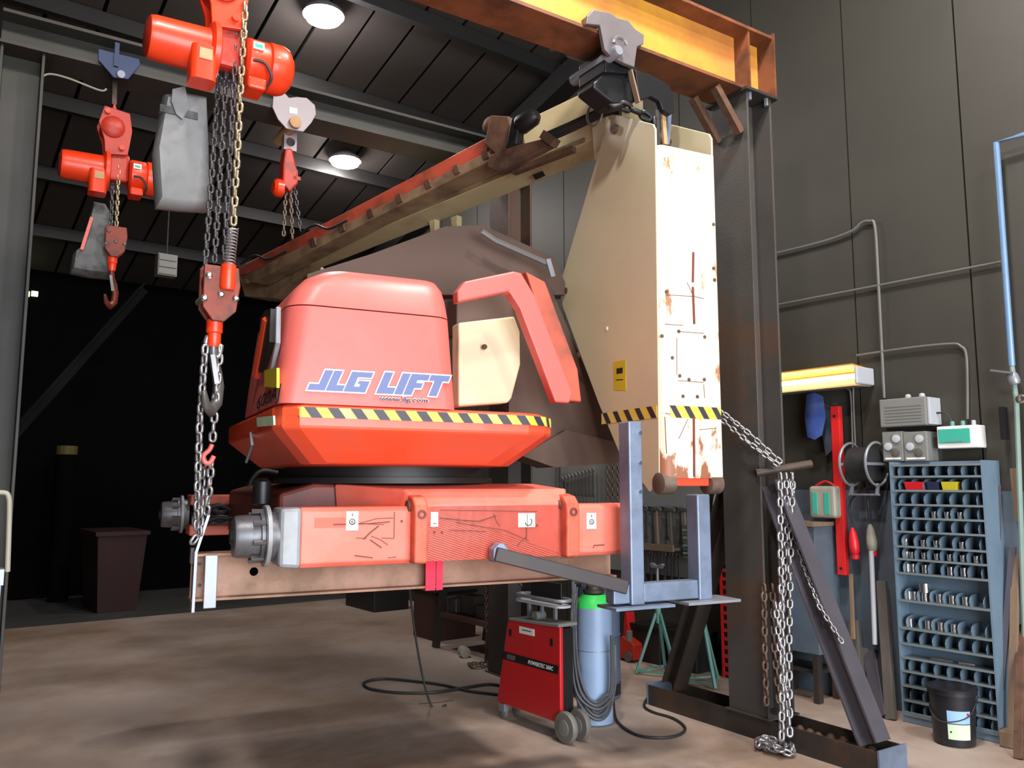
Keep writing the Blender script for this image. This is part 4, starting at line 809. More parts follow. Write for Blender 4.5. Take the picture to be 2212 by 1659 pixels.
# ================================================================== gantry foot: chains, peg (heading GAN)
t = thing('chain_peg', 'steel pipe peg sticking out of the gantry post, carrying chains', 'peg', GAN, Q(1690, 1010, 3.55, GAN))
MB().cyl(Q(1632, 1022, 3.62, GAN), Q(1752, 1002, 3.45, GAN), .026, 14).build('pipe', 'steel_dark', t, smooth=40)
def gchain(label, runs, L, m, name='hanging_chain'):
    t = thing(name, label, 'chain', GAN, runs[0][0][-1], 'chains on the gantry post')
    for pts, roll in runs: chain(t, pts, L, L*.66, L*.13, m, roll)
    return t
g = lambda u, v, q: Q(u, v, q, GAN)
gchain('long grey chain draped from the peg down to a heap on the floor', [([g(1685, 1022, 3.45), g(1686, 1200, 3.45), g(1690, 1400, 3.43), g(1688, 1616, 3.36)], 20), ([g(1712, 1022, 3.48), g(1708, 1200, 3.47), g(1704, 1400, 3.43), g(1706, 1612, 3.37)], 50)], .072, 'chain_steel')
gchain('several slack grey chain strands hanging at the middle of the peg', [([g(1698, 1022, 3.50), g(1700, 1150, 3.50), g(1690, 1330, 3.5), g(1700, 1560, 3.46)], 35), ([g(1706, 1020, 3.52), g(1716, 1120, 3.52), g(1722, 1160, 3.52)], 5), ([g(1675, 1300, 3.46), g(1684, 1400, 3.44), g(1698, 1500, 3.42), g(1702, 1595, 3.40)], 45)], .066, 'chain_steel')
gchain('rust-brown chain hanging in the web of the gantry post', [([g(1650, 1262, 3.60), g(1652, 1400, 3.6), g(1656, 1530, 3.6)], 15), ([g(1668, 1262, 3.62), g(1672, 1400, 3.62), g(1684, 1530, 3.62)], 40)], .072, 'chain_rust')
gchain('doubled grey chain stretched from the tower to the peg', [([tuple(Vector(g(1552, 884, 3.80))), g(1620, 938, 3.62), g(1692, 1003, 3.48)], 20), ([g(1548, 898, 3.80), g(1610, 950, 3.60), g(1688, 1010, 3.47)], 60)], .060, 'chain_steel')
gchain('thin grey chain running down along the near brace', [([g(1716, 1150, 3.47), g(1735, 1220, 3.40), g(1770, 1310, 3.25), (g(1822, 1392, 3.10))], 30)], .05, 'chain_steel')
# heap at the bottom
hp0 = ZZ(1680, 1612, .03, GAN); pts = []
for k in range(46):
    a = k*.62; r = .03 + .07*abs(math.sin(k*.37)); pts.append((4.16 - .06*(k/46) + r*math.cos(a)*.8 - .06, hp0[1] + r*math.sin(a)*1.3, .02 + .03*abs(math.sin(k*.9))))
hp1 = [Vector((hp0[0]+x-4.1, y, z)) for x, y, z in pts]
t = thing('chain_heap', 'small heap of grey chain on the floor by the gantry foot', 'chain', GAN, (hp0[0], hp0[1], 0), 'chains on the gantry post')
chain(t, smooth_path(hp1, 4), .066, .044, .0086, 'chain_steel', 20)
# oily scraps lying in the base channel
for k in range(9):
    q_ = 3.02 + .068*k + RND.uniform(-.01, .01); p_ = 4.30 + .13*RND.random()
    o = MB().lathe((p_, q_, .073), (0, 0, 1), [(0, .022), (.012, .032), (.026, .026), (.034+.012*RND.random(), .012)], 7).build('scrap_lump', 'rust_part', None, th=GAN, base=(p_, q_, .073)); tag(o, 'dark lump of scrap lying in the gantry base channel', 'scrap', 'scraps in the gantry base')

# ================================================================== right wall (heading ROOM)
WF_ = WP - .002
def wp(u, v, p=5.85): return PP(u, v, p, ROOM)
# blue board and rack
o = MB().box(5.875, WF_, 2.2, 4.55, .002, 1.55).build('wall_board', 'board_blue', None, th=ROOM, base=(5.9, 3.4, 0)); tag(o, 'blue-grey painted board covering the lower wall behind the rack', 'board')
rk = thing('compartment_rack', 'tall grey-blue pigeonhole rack holding chrome sockets', 'rack', ROOM, (5.75, 2.75, 0))
RQ0, RQ1, RF, RB = 2.462, 3.06, 5.63, 5.872
MB().box(RF, RB, RQ1, RQ1+.012, .003, 1.75).build('side_panel', 'rack_blue', rk); MB().box(RF, RB, RQ0-.012, RQ0, .003, 1.75).build('side_panel', 'rack_blue', rk)
MB().box(RB-.10, RB-.09, RQ0, RQ1, .003, 1.75).build('back_panel', 'rack_blue', rk)
MB().box(RF+.003, RF+.02, RQ0, RQ1, .003, .07).build('kick_plate', 'rack_blue', rk)
vs = [1005, 1029, 1059, 1089, 1118, 1147, 1179, 1206, 1236, 1295, 1354, 1387, 1417, 1446, 1477, 1508, 1538]
zs = [PP(1940, v, RF, ROOM)[2] for v in vs]
shelf_me = div_me = None
def inst(src, name, parent, loc):
    o = bpy.data.objects.new(name, src.data); COL.objects.link(o); o.parent = parent; o.location = loc; return o
s0 = MB().box(RF, RB-.10, RQ0+.001, RQ1-.001, zs[0]-.006, zs[0]).build('shelf', 'rack_shelf', rk)
MB().box(RF-.003, RF, RQ0+.001, RQ1-.001, zs[0]-.010, zs[0]+.004).build('shelf_lip', 'rack_shelf', rk)
for z in zs[1:]:
    inst(s0, 'shelf', rk, (0, 0, z-zs[0]))
lip0 = rk.children[-1]
for z in zs[1:]:
    o = MB().box(RF-.003, RF, RQ0+.001, RQ1-.001, z-.010, z+.004).build('shelf_lip', 'rack_shelf', rk) if z == zs[1] else inst(lip_, 'shelf_lip', rk, (0, 0, z-zs[1]))
    lip_ = o if z == zs[1] else lip_
hcell = .075
prof = [(RF+.02, 0), (RF+.012, .03), (RF+.02, .055), (RF+.045, .072), (RF+.09, .078), (RB-.101, .078), (RB-.101, 0)]
dv = MB().loft([[(a, RQ0+.04, zs[2]+.001+b) for a, b in prof], [(a, RQ0+.046, zs[2]+.001+b) for a, b in prof]]).build('divider', 'rack_blue', rk)
pitch = (RQ1-RQ0)/7
for i, z in enumerate(zs[1:], 1):
    if i == 12: continue
    for k in range(7):
        if i == 2 and k == 0: continue
        inst(dv, 'divider', rk, (0, k*pitch, z-zs[2]))
def socket(q_, z, r, h, name='socket'):
    o = MB().lathe((RF+.055, q_, z+.001), (0, 0, 1), [(0, r*.9), (.003, r), (h, r), (h, r*.6), (h*.6, r*.55)], 14).build(name, 'chrome', None, smooth=35, th=ROOM, base=(RF+.055, q_, z+.001))
    tag(o, 'chrome socket standing in a pigeonhole of the grey-blue rack', 'socket', 'sockets in the rack'); return o
rows = {4: (1, 2, 3), 6: (1, 3, 4, 6), 7: (0, 1, 2, 3, 4, 5, 6), 8: (1, 2, 4, 5, 6), 9: (1, 2, 3, 5, 6), 10: (2, 3, 4, 6)}
for i, ks in rows.items():
    for k in ks:
        socket(RQ0 + .046 + (k+.45)*pitch*.995 - (.045 if k == 6 else 0), zs[i], .020 + .003*(i > 7), .045 + .012*(i > 7))
o = MB().lathe((RF+.055, RQ0+.055+4.45*pitch-.0, zs[9]+.001), (0, 0, 1), [(0, .024), (.055, .024), (.06, .034), (.12, .034), (.12, .02)], 16).build('large_socket', 'chrome', None, smooth=35, th=ROOM, base=(RF+.055, RQ0+.055+4.45*pitch, zs[9]+.001)); tag(o, 'tallest chrome socket in the rack, standing above the rest', 'socket')
for c, k0, k1, lab in (('plug_red', 4.3, 5.7, 'red'), ('decal_navy', 3.1, 3.9, 'dark blue'), ('sign_yellow', 1.7, 2.75, 'yellow')):
    a = RQ0+.02+k0*pitch; b = RQ0+.02+k1*pitch
    o = MB().loft([[(RF+.015, a, zs[2]+.002), (RF+.015, b, zs[2]+.002), (RF+.10, b, zs[2]+.002), (RF+.10, a, zs[2]+.002)], [(RF+.002, a-.004, zs[2]+.058), (RF+.002, b+.004, zs[2]+.058), (RF+.11, b+.004, zs[2]+.058), (RF+.11, a-.004, zs[2]+.058)]]).build('parts_bin', c, None, th=ROOM, base=(RF+.05, a, zs[2])); tag(o, lab+' plastic parts bin on the second shelf of the rack', 'bin')
for k, (qa, qb) in enumerate(((2.88, 2.74), (2.70, 2.60))):
    o = MB().cyl((RF+.05, qa, zs[12]+.012), (RF+.06, qb, zs[12]+.012), .010, 8).build('extension_bar', 'chrome', None, smooth=40, th=ROOM, base=(RF+.05, qa, zs[12])); tag(o, ('left' if k == 0 else 'right')+' chrome extension bar lying on the open lower shelf', 'tool')
# oil pail
BX, BY = 5.43, 2.635
t = thing('oil_pail', 'black plastic oil pail with white and blue label at the rack foot', 'pail', ROOM, (BX, BY, 0))
MB().lathe((BX, BY, .002), (0, 0, 1), [(0, .10), (.006, .118), (.30, .132), (.302, .142), (.325, .142)], 32).build('body', 'bucket', t, smooth=40)
MB().lathe((BX, BY, .328), (0, 0, 1), [(0, .145), (.012, .146), (.02, .13), (.014, .10), (.016, .03)], 32).build('lid', 'bucket', t, smooth=40)
def pail_patch(name, m, a0, a1, z0, z1, par, off=.002):
    mb = MB(); n = 8; lo = [math.radians(a0+(a1-a0)*i/n) for i in range(n+1)]; R = lambda z: .118 + .014*z/.3 + off
    mb.add([(BX+R(z)*math.cos(a), BY+R(z)*math.sin(a), z) for z in (z0, z1) for a in lo], [(i, i+1, n+2+i, n+1+i) for i in range(n)]); return mb.build(name, m, par)
lb_ = pail_patch('label', 'label_green', 190, 250, .05, .14, t); lb2 = pail_patch('label', 'label_blue', 190, 250, .145, .22, t)
pail_patch('label_print', 'plug_red', 240, 246, .195, .21, lb2, .004); pail_patch('label_print', 'ink', 196, 200, .09, .10, lb_, .004)
MB().tube(smooth_path([(BX+.05, BY+.135, .30), (BX-.09, BY+.10, .20), (BX-.14, BY, .15), (BX-.06, BY-.12, .19), (BX+.04, BY-.138, .30)]), .004, 6).build('handle', 'cable_black', t, smooth=60)
# fluorescent fitting
t = thing('fluorescent_light', 'lit twin-tube wall light left of the electric boxes', 'lamp', ROOM, (5.85, 3.8, 2.36))
MB().pp([(3.32, 2.34), (4.6, 2.34), (4.6, 2.44), (3.32, 2.44)], 5.83, WF_).build('body', 'fluor_body', t, bevel=.01)
MB().box(5.66, WF_, 3.295, 3.319, 2.33, 2.46).build('end_cap', 'box_light', t, bevel=.01)
MB().loft([[(5.80, q_, 2.441), (5.89, q_, 2.441), (5.89, q_, 2.46), (5.64, q_, 2.48), (5.64, q_, 2.47)] for q_ in (3.32, 4.6)]).build('reflector', 'beam_yellow', t)
MB().loft([[(5.80, q_, 2.339), (5.89, q_, 2.339), (5.89, q_, 2.325), (5.66, q_, 2.315), (5.66, q_, 2.32)] for q_ in (3.32, 4.6)]).build('lower_reflector', 'fluor_body', t)
MB().cyl((5.76, 3.33, 2.40), (5.76, 4.58, 2.40), .016, 12).build('tube_lamp', 'tube_glow', t, smooth=60)
# conduits
def conduit(label, pts, r=.012, m='conduit', p=5.87):
    P = [wp(u, v, p) for u, v in pts]; o = MB().tube(P if len(P) < 3 else smooth_path(P, 5), r, 8).build('conduit', m, None, smooth=60, th=ROOM, base=P[0]); return tag(o, label, 'conduit', 'conduits on the right wall')
conduit('grey conduit running level across the wall to the blue pipe', [(1640, 666), (2166, 565)], .010)
conduit('grey conduit rising over a wall rib and dropping to the grey fuse box', [(1640, 556), (1770, 524), (1838, 500), (1860, 482), (1878, 478), (1890, 490), (1897, 600), (1910, 860)], .012)
conduit('grey conduit curving from the wall light to the green-front box', [(1850, 768), (1960, 752), (2050, 743), (2075, 748), (2088, 775), (2090, 905)], .010)
conduit('thin conduit looping under the wall light to the cable reel', [(1670, 850), (1800, 838), (1830, 840), (1838, 860), (1842, 970)], .008)
conduit('thin conduit dropping from the wall light end beside the red bar', [(1868, 825), (1848, 836), (1843, 850), (1848, 970)], .008)
t = thing('air_pipe', 'pale blue compressed air pipe with valve at the right edge', 'pipe', ROOM, wp(2205, 1000, 5.80))
MB().tube([wp(2230, 285, 5.80), wp(2152, 308, 5.80), wp(2186, 790, 5.80)], .020, 10).build('pipe', 'pipe_blue', t, smooth=40)
MB().tube([wp(2186, 790, 5.80), wp(2196, 870, 5.80), wp(2206, 1150, 5.80), wp(2214, 1400, 5.80)], .016, 8).build('lower_pipe', 'pale_green', t, smooth=40)
MB().lathe(wp(2184, 806, 5.79), (0, -.3, -1), [(0, .028), (.02, .036), (.06, .036), (.08, .026)], 12).build('valve_body', 'galv', t, smooth=40)
MB().bar(wp(2188, 806, 5.76), wp(2140, 800, 5.74), .03, .014).build('valve_handle', 'clamp_grey', t)
MB().lathe(wp(2207, 862, 5.76), (-1, 0, 0), [(0, .03), (.02, .03), (.024, .02)], 12).build('gauge', 'chrome', t, smooth=40)
MB().box(5.78, 5.86, *sorted((wp(2176, 900)[1], wp(2168, 900)[1])), wp(2172, 950)[2], wp(2172, 880)[2]).build('filter', 'black_metal', t)
# electric boxes
def ebox(name, label, u0, v0, u1, v1, m, d=.14, cat='electric box', bev=.008):
    a = wp(u0, v1); b = wp(u1, v0); t = thing(name, label, cat, ROOM, (5.85, (a[1]+b[1])/2, a[2]))
    MB().box(5.9-d, WF_, b[1], a[1], a[2], b[2]).build('case', m, t, bevel=bev); return t, b[1], a[1], a[2], b[2], 5.9-d
t, y0, y1, z0, z1, pf = ebox('fuse_box', 'grey ribbed fuse box with pale side above the socket boxes', 1922, 858, 2018, 925, 'box_grey', .18)
MB().box(pf+.02, 5.895, y0-.02, y0-.001, z0+.006, z1-.006).build('side_lid', 'box_light', t, bevel=.004)
for k in range(6): MB().box(pf-.004, pf, y0+.03, y1-.04, z0+.03+.022*k, z0+.038+.022*k).build('rib', 'box_grey', t)
for k in range(2): MB().lathe((pf+.08, y0+.06+.1*k, z1), (0, 0, 1), [(0, .02), (.02, .02), (.03, .012)], 10).build('cable_gland', 'box_light', t)
for nm, lab, ua, ub in (('socket_box', 'left grey outlet box under the fuse box', 1925, 1966), ('socket_box', 'right grey outlet box under the fuse box', 1970, 2018)):
    t, y0, y1, z0, z1, pf = ebox(nm, lab, ua, 932, ub, 998, 'box_grey', .16, 'outlet box')
    for a_, b_ in ((.3, .75), (.7, .5), (.35, .3)):
        MB().lathe((pf, y0+(y1-y0)*a_, z0+(z1-z0)*b_), (-1, 0, 0), [(0, .028), (.012, .028), (.014, .02)], 14).build('outlet', 'box_light' if b_ > .4 else 'timber_grey', t, smooth=40)
    MB().box(pf-.004, pf, y0+.02, y1-.02, z0+.015, z0+.028).build('label_strip', 'white', t)
t, y0, y1, z0, z1, pf = ebox('breaker_box', 'white breaker box with green transparent front', 2036, 918, 2122, 970, 'white', .12, 'electric box')
MB().box(pf-.008, pf, y0+.05, y1-.012, z0+.035, z1-.02).build('window', 'panel_green', t, bevel=.003); MB().box(pf-.012, pf-.008, y0+.10, y1-.06, z0+.042, z0+.05).build('window_catch', 'jack_green', t)
for k in range(3): MB().lathe((pf+.06, y0+.05+.07*k, z1), (0, 0, 1), [(0, .014), (.03, .014), (.035, .010)], 10).build('cable_gland', 'jack_green' if k else 'box_light', t)
MB().tube(smooth_path([(pf+.06, y0+.19, z1+.03), (pf+.05, y0+.22, z1+.09), (pf+.05, y0+.30, z1+.10)]), .007, 6).build('cable', 'cable_black', t, smooth=60)
# cable reel on the wall
t = thing('cable_reel', 'wall-mounted steel cable reel with black cable beside the rack', 'cable reel', ROOM, (5.70, 3.3, 1.5))
for q_ in (3.20, 3.40):
    MB().tube([(5.70+.155*math.cos(a), q_, 1.74+.155*math.sin(a)) for a in [k*math.pi/14 for k in range(28)]], .010, 6, True).build('rim', 'galv', t, smooth=60)
    MB().bar((5.70, q_, 1.59), (5.70, q_, 1.89), .012, .02).build('spoke', 'galv', t); MB().bar((5.55, q_, 1.74), (5.85, q_, 1.74), .012, .02).build('spoke', 'galv', t)
    MB().bar((5.70, q_, 1.60), (5.68, q_, 1.52), .02, .02, up=(1, 0, 0)).build('stay', 'galv', t)
MB().lathe((5.70, 3.21, 1.74), (0, 1, 0), [(0, .10), (.004, .125), (.17, .125), (.18, .10)], 24).build('wound_cable', 'cable_black', t, smooth=40)
MB().cyl((5.68, 3.18, 1.52), (5.68, 3.42, 1.52), .008, 8).build('tie_bar', 'galv', t); MB().box(5.70, WF_, 3.27, 3.33, 1.72, 1.76).build('bracket', 'steel_dark', t)
# red rail, plugs, hanging things
t = thing('red_level', 'long red steel bar hanging on the wall left of the cable reel', 'bar', ROOM, wp(1820, 1245))
a, b = wp(1806, 878, 5.80), wp(1822, 1242, 5.80)
MB().bar(a, b, .05, .07, up=(0, 1, 0)).build('bar', 'red_rail', t, bevel=.004)
MB().lathe(wp(1804, 872, 5.79), (-1, 0, 0), [(0, .015), (.02, .015)], 10).build('hanging_hole', 'chrome', t)
for f_ in (.06, .96): c = Vector(a).lerp(Vector(b), f_); MB().cyl((c.x-.032, c.y, c.z), (c.x-.026, c.y, c.z), .010, 8).build('hole', 'rubber', t)
for k, (u, v, lab) in enumerate(((1846, 1172, 'red industrial plug hanging left beside the steel tube'), (1884, 1165, 'grey and red industrial plug hanging above the steel tube'))):
    t = thing('industrial_plug', lab, 'plug', ROOM, wp(u, v+30, 5.78), 'hanging plugs'); c = wp(u, v, 5.78)
    MB().lathe((c[0], c[1], c[2]-.09), (0, .06, 1), [(0, .02), (.02, .035), (.06, .038), (.10, .036), (.16, .026), (.20, .012)], 14).build('body', 'plug_red' if k == 0 else 'jug', t, smooth=40)
    MB().lathe((c[0], c[1], c[2]-.12), (0, .06, 1), [(0, .028), (.03, .034)], 14).build('collar', 'plug_red', t, smooth=40)
    MB().tube(smooth_path([(c[0], c[1]+.01, c[2]+.09), (c[0]+.02, c[1]+.03, c[2]+.3), (5.72, 3.25+.04*k, 1.60)]), .008, 6).build('cord', 'cable_black', t, smooth=60)
t = thing('steel_tube', 'white steel tube standing upright below the grey and red plug', 'tube', ROOM, (5.72, 3.30, .5))
MB().cyl(wp(1882, 1190, 5.76), wp(1890, 1392, 5.72), .018, 10).build('tube', 'box_light', t, smooth=40)
t = thing('work_jacket', 'blue work jacket and cloths hanging on the wall under the light', 'jacket', ROOM, wp(1760, 950))
MB().loft([[wp(u, v, 5.85-d) for u, v in ((1742, 852), (1760, 848), (1778, 856), (1784, 900), (1776, 940), (1760, 950), (1744, 944), (1738, 900))] for d in (0, .05, .08)]).build('cloth', 'blue_cloth', t, smooth=60)
MB().loft([[wp(u, v, 5.87-d) for u, v in ((1776, 870), (1792, 875), (1800, 970), (1784, 985), (1776, 940))] for d in (0, .04)]).build('sleeve', 'board_blue', t, smooth=60)
t = thing('jerrycan', 'pale canister on the bench top left of the red bar', 'canister', ROOM, wp(1775, 1122, 5.78)); 
a = wp(1748, 1118, 5.70); b = wp(1802, 1050, 5.70)
MB().box(5.70, 5.83, b[1], a[1], a[2], b[2]).build('body', 'jug', t, bevel=.025, seg=3); MB().tube(smooth_path([(5.76, a[1]-.03, b[2]), (5.76, (a[1]+b[1])/2, b[2]+.035), (5.76, b[1]+.03, b[2])]), .010, 6).build('handle', 'plug_red', t, smooth=60)
for d in (.25, .7): MB().box(5.694, 5.701, a[1]+(b[1]-a[1])*d-.02, a[1]+(b[1]-a[1])*d+.02, a[2]+.03, b[2]-.05).build('side_mark', 'panel_green', t)
# cabinet/bench under it
t = thing('tool_bench', 'blue-grey steel bench against the wall behind the gantry chains', 'bench', ROOM, (5.75, 3.85, 0))
ztop = wp(1760, 1128, 5.6)[2]
MB().box(5.52, 5.872, 3.62, 4.10, ztop-.03, ztop).build('top', 'wood', t); MB().box(5.56, 5.87, 3.64, 4.08, .35, ztop-.031).build('cabinet', 'board_blue', t, bevel=.004)
MB().box(5.51, 5.525, 3.82, 4.02, ztop-.14, ztop-.035).build('edge_board', 'wood_light', t)
for y in (3.66, 4.03): MB().box(5.56, 5.62, y, y+.04, 0.002, .349).build('leg', 'steel_dark', t); MB().box(5.80, 5.86, y, y+.04, 0.002, .349).build('leg', 'steel_dark', t)
MB().box(5.60, 5.85, 3.68, 4.04, .20, .23).build('lower_shelf', 'steel_dark', t)
# steel offcuts leaning on the wall between bench and rack
lean = [(1905, 1255, 1925, 1555, 'timber_grey', .07, 'dark square timber leaning on the wall left of the rack'), (1882, 1408, 1905, 1550, 'bar_grey', .10, 'short wide steel channel upright at the rack foot'), (1845, 1340, 1862, 1480, 'timber_grey', .08, 'rough timber block standing under the white tube'), (1838, 1240, 1850, 1380, 'wood', .03, 'narrow wooden batten hanging below the left plug'), (1868, 1400, 1880, 1520, 'timber_grey', .09, 'short timber post between batten and steel channel')]
for u0, v0, u1, v1, m, wd, lab in lean:
    b = ZZ(u1, v1, .0, ROOM) if v1 > 1500 else wp(u1, v1, 5.74); a = wp(u0, v0, 5.80)
    bz = max(b[2], .002); bq_ = b[1] if v1 <= 1500 else min(b[1], 3.6); bpp = min(b[0], 5.70)
    if v1 <= 1500 and m != 'wood': bz = .002
    o = MB().bar((bpp, bq_, bz), (5.80, a[1], a[2]), wd, wd*.6, up=(1, 0, 0)).build('leaning_bar', m, None, bevel=.004, th=ROOM, base=(bpp, bq_, bz)); tag(o, lab, 'bar', 'offcuts leaning on the wall')
# bars at the right edge
for k, (u0, v0, u1, v1, m, wd, lab) in enumerate(((2157, 1048, 2164, 1590, 'bar_grey', .03, 'dark flat bar standing upright at the right side of the rack'), (2188, 1180, 2152, 1600, 'bar_grey', .04, 'long grey angle iron leaning right of the pail'), (2194, 1200, 2186, 1610, 'wood', .05, 'brown plank leaning at the far right edge'), (2188, 1012, 2200, 1128, 'wood', .035, 'wooden mallet handle hung at the right edge'), (2206, 1350, 2200, 1640, 'rust_part', .05, 'rusty bar leaning in the right corner of the view'))):
    b = ZZ(u1, v1, .002, ROOM) if v1 > 1500 else wp(u1, v1, 5.84); a = wp(u0, v0, 5.84); b = (min(b[0], 5.74), b[1], b[2]) if v1 > 1500 else b
    o = MB().bar(b, a, wd, wd*.5, up=(1, 0, 0)).build('leaning_bar', m, None, bevel=.003, th=ROOM, base=b); tag(o, lab, 'bar', 'offcuts leaning on the wall')
o = MB().bar((5.62, 2.44, .05), (5.66, 1.9, .05), .10, .095).build('floor_timber', 'wood', None, bevel=.006, th=ROOM, base=(5.64, 2.2, .002)); tag(o, 'brown timber lying on the floor right of the pail', 'timber')

# ------------------------------------------------------------------ tool wall behind the tower
tbd = MB().box(5.872, WF_, 4.9, 7.6, .75, 2.05).build('tool_board', 'box_grey', None, th=ROOM, base=(5.9, 6, .75)); tag(tbd, 'grey tool board on the wall behind the lift', 'board')
rail = thing('tool_rail', 'steel rail with hooks below the tower for hammers and wrenches', 'rail', ROOM, (5.84, 5.3, 1.38))
MB().box(5.84, 5.871, 5.05, 5.75, 1.385, 1.41).build('rail', 'galv', rail)
for k in range(8): MB().tube([(5.84, 5.10+.085*k, 1.39), (5.81, 5.10+.085*k, 1.375), (5.80, 5.10+.085*k, 1.395)], .005, 5).build('hook', 'chrome', rail)
def hammer(q_, z, label, m):
    t = thing('hammer', label, 'hammer', ROOM, (5.80, q_, z-.36), 'tools on the rail')
    MB().lathe((5.80, q_, z-.34), (0, .02, 1), [(0, .014), (.05, .018), (.2, .013), (.32, .011)], 8).build('handle', m, t, smooth=40)
    MB().bar((5.80, q_-.05, z-.02), (5.80, q_+.05, z-.01), .03, .035).build('head', 'tool_steel', t, bevel=.004)
def wrench(q_, z, L, label, name='wrench', m='tool_steel'):
    t = thing(name, label, 'wrench', ROOM, (5.83, q_, z-L), 'wrenches on the tool board')
    MB().bar((5.83, q_, z-.02), (5.83, q_, z-L+.03), .018, .008, up=(1, 0, 0)).build('shank', m, t)
    MB().tube([(5.83, q_+.018*math.cos(a), z-.018+.018*math.sin(a)) for a in [k*math.pi/5 for k in range(10)]], .007, 5, True).build('ring_end', m, t)
    MB().pp([(q_-.012, z-L+.04), (q_+.012, z-L+.04), (q_+.024, z-L), (q_+.010, z-L), (q_+.006, z-L+.02), (q_-.006, z-L+.02), (q_-.010, z-L), (q_-.024, z-L)], 5.825, 5.835).build('jaw', m, t)
tools = ['hammer', 'wrench', 'hammer', 'wrench', 'hammer', 'wrench', 'wrench', 'hammer']
ords = ['first', 'second', 'third', 'fourth', 'fifth', 'sixth', 'seventh', 'eighth']
for k, tt in enumerate(tools):
    q_ = 5.10 + .085*k; lab = '%s hanging %s from the right on the hook rail below the tower' % ('dark handled hammer' if tt == 'hammer' else 'long steel wrench', ords[k])
    hammer(q_, 1.38, lab, 'timber_grey' if k % 4 else 'wood') if tt == 'hammer' else wrench(q_, 1.38, .30 + .03*(k % 3), lab)
for k in range(10):
    q_ = 6.35 + .055*k; wrench(q_, wp(1240, 1012)[2] - .01*k, .30 - .012*k, 'open steel wrench in the hanging row right of the hull, %s from the right' % (ords + ['ninth', 'tenth'])[k])
for k in range(3):
    q_ = 5.98 + .07*k
    t = thing('hanging_chain', 'steel chain hanging on the tool board, %s of three right of the hull' % ['rightmost', 'middle', 'leftmost'][k], 'chain', ROOM, (5.83, q_, 1.4), 'chains on the tool board')
    chain(t, [(5.83, q_, 1.86), (5.83, q_, 1.40)], .06, .04, .008, 'chain_rust', 30)
t = thing('wall_duct', 'grey flat duct running down the tool board behind the hull', 'duct', ROOM, (5.85, 6.95, 1.4)); MB().box(5.83, 5.871, 6.9, 6.93, 1.5, 2.04).build('duct', 'conduit', t); MB().box(5.83, 5.871, 6.85, 6.88, 1.5, 2.04).build('duct', 'conduit', t)
sh = thing('tool_shelf', 'narrow dark shelf under the hammers on the tool board', 'shelf', ROOM, (5.8, 5.4, 1.02)); MB().box(5.70, 5.871, 5.15, 5.8, 1.0, 1.02).build('board', 'timber_grey', sh); MB().box(5.68, 5.70, 5.15, 5.8, .99, 1.05).build('front_edge', 'wood', sh)
gr = thing('clamp_rack', 'green comb-like holder with stacked clamps beside the hammers', 'holder', ROOM, (5.8, 5.02, .93))
for k in range(9): MB().box(5.76, 5.86, 4.93, 5.10, .94+.034*k, .958+.034*k).build('slat', 'jack_green' if k % 2 else 'timber_grey', gr)
MB().box(5.861, 5.871, 4.93, 5.10, .93, 1.26).build('back', 'timber_grey', gr)
for k in range(7):
    q_ = 5.22 + .085*k; wrench(q_, .97, .34 - .03*(k % 3), 'dark wrench hanging under the narrow shelf, %s from the right' % ords[k], m='bar_grey' if k % 2 else 'tool_steel')
# jack stands
def jack_stand(p_, q_, h, label, rot):
    t = thing('jack_stand', label, 'jack stand', ROOM, (p_, q_, 0), 'green jack stands'); feet = []
    for k in range(3):
        a = rot + k*2*math.pi/3; f_ = (p_+.20*math.cos(a), q_+.20*math.sin(a), .012); feet.append(f_)
        MB().bar(f_, (p_+.02*math.cos(a), q_+.02*math.sin(a), .50), .022, .022, up=(math.cos(a), math.sin(a), 0)).build('leg', 'jack_green', t)
    for k in range(3): MB().bar((*feet[k][:2], .03), (*feet[(k+1) % 3][:2], .03), .014, .016).build('foot_bar', 'jack_green', t)
    MB().lathe((p_, q_, .42), (0, 0, 1), [(0, .022), (.16, .026), (.17, .02)], 12).build('socket_tube', 'jack_green', t, smooth=40)
    MB().cyl((p_, q_, .5), (p_, q_, h), .013, 10).build('post', 'galv', t); MB().pp([(q_-.07, h+.03), (q_-.05, h), (q_+.05, h), (q_+.07, h+.03), (q_+.06, h+.04), (q_, h+.018), (q_-.06, h+.04)], p_-.02, p_+.02).build('cradle', 'galv', t)
jack_stand(5.36, 5.04, .88, 'green tripod jack stand with raised post left of the gantry foot', .5)
jack_stand(5.38, 4.58, .62, 'green tripod jack stand just behind the gantry post', 2.2)
# red slotted column, floor jack
t = thing('slotted_rail', 'upright red steel rail with rows of slots behind the jack stand', 'rail', ROOM, (5.70, 4.56, 0))
m = MB(); y0, y1 = 4.47, 4.65; m.box(5.70, 5.71, y0, y0+.02, .002, .95); m.box(5.70, 5.71, y1-.02, y1, .002, .95); m.box(5.70, 5.71, (y0+y1)/2-.012, (y0+y1)/2+.012, .002, .95)
for k in range(14): m.box(5.70, 5.71, y0+.02, y1-.02, .02+.07*k, .048+.07*k)
m.build('slotted_face', 'red_rail', t); MB().box(5.712, 5.86, y0, y1, .002, .95).build('back_channel', 'black_metal', t)
t = thing('floor_jack', 'orange-red hydraulic floor jack behind the waste drum', 'jack', ROOM, ZZ(1375, 1425, 0, ROOM)); bx_, by_, _ = BASE[t.name]; bx_ = min(bx_, 5.6); 
MB().pp([(by_-.10, .02), (by_+.14, .02), (by_+.14, .14), (by_+.05, .22), (by_-.10, .16)], bx_-.12, bx_+.12).build('body', 'hoist_red', t, bevel=.01); MB().pp([(by_+.02, .2), (by_+.10, .2), (by_+.08, .42), (by_+.05, .42)], bx_-.05, bx_+.05).build('lift_arm', 'red_rail', t, bevel=.006)
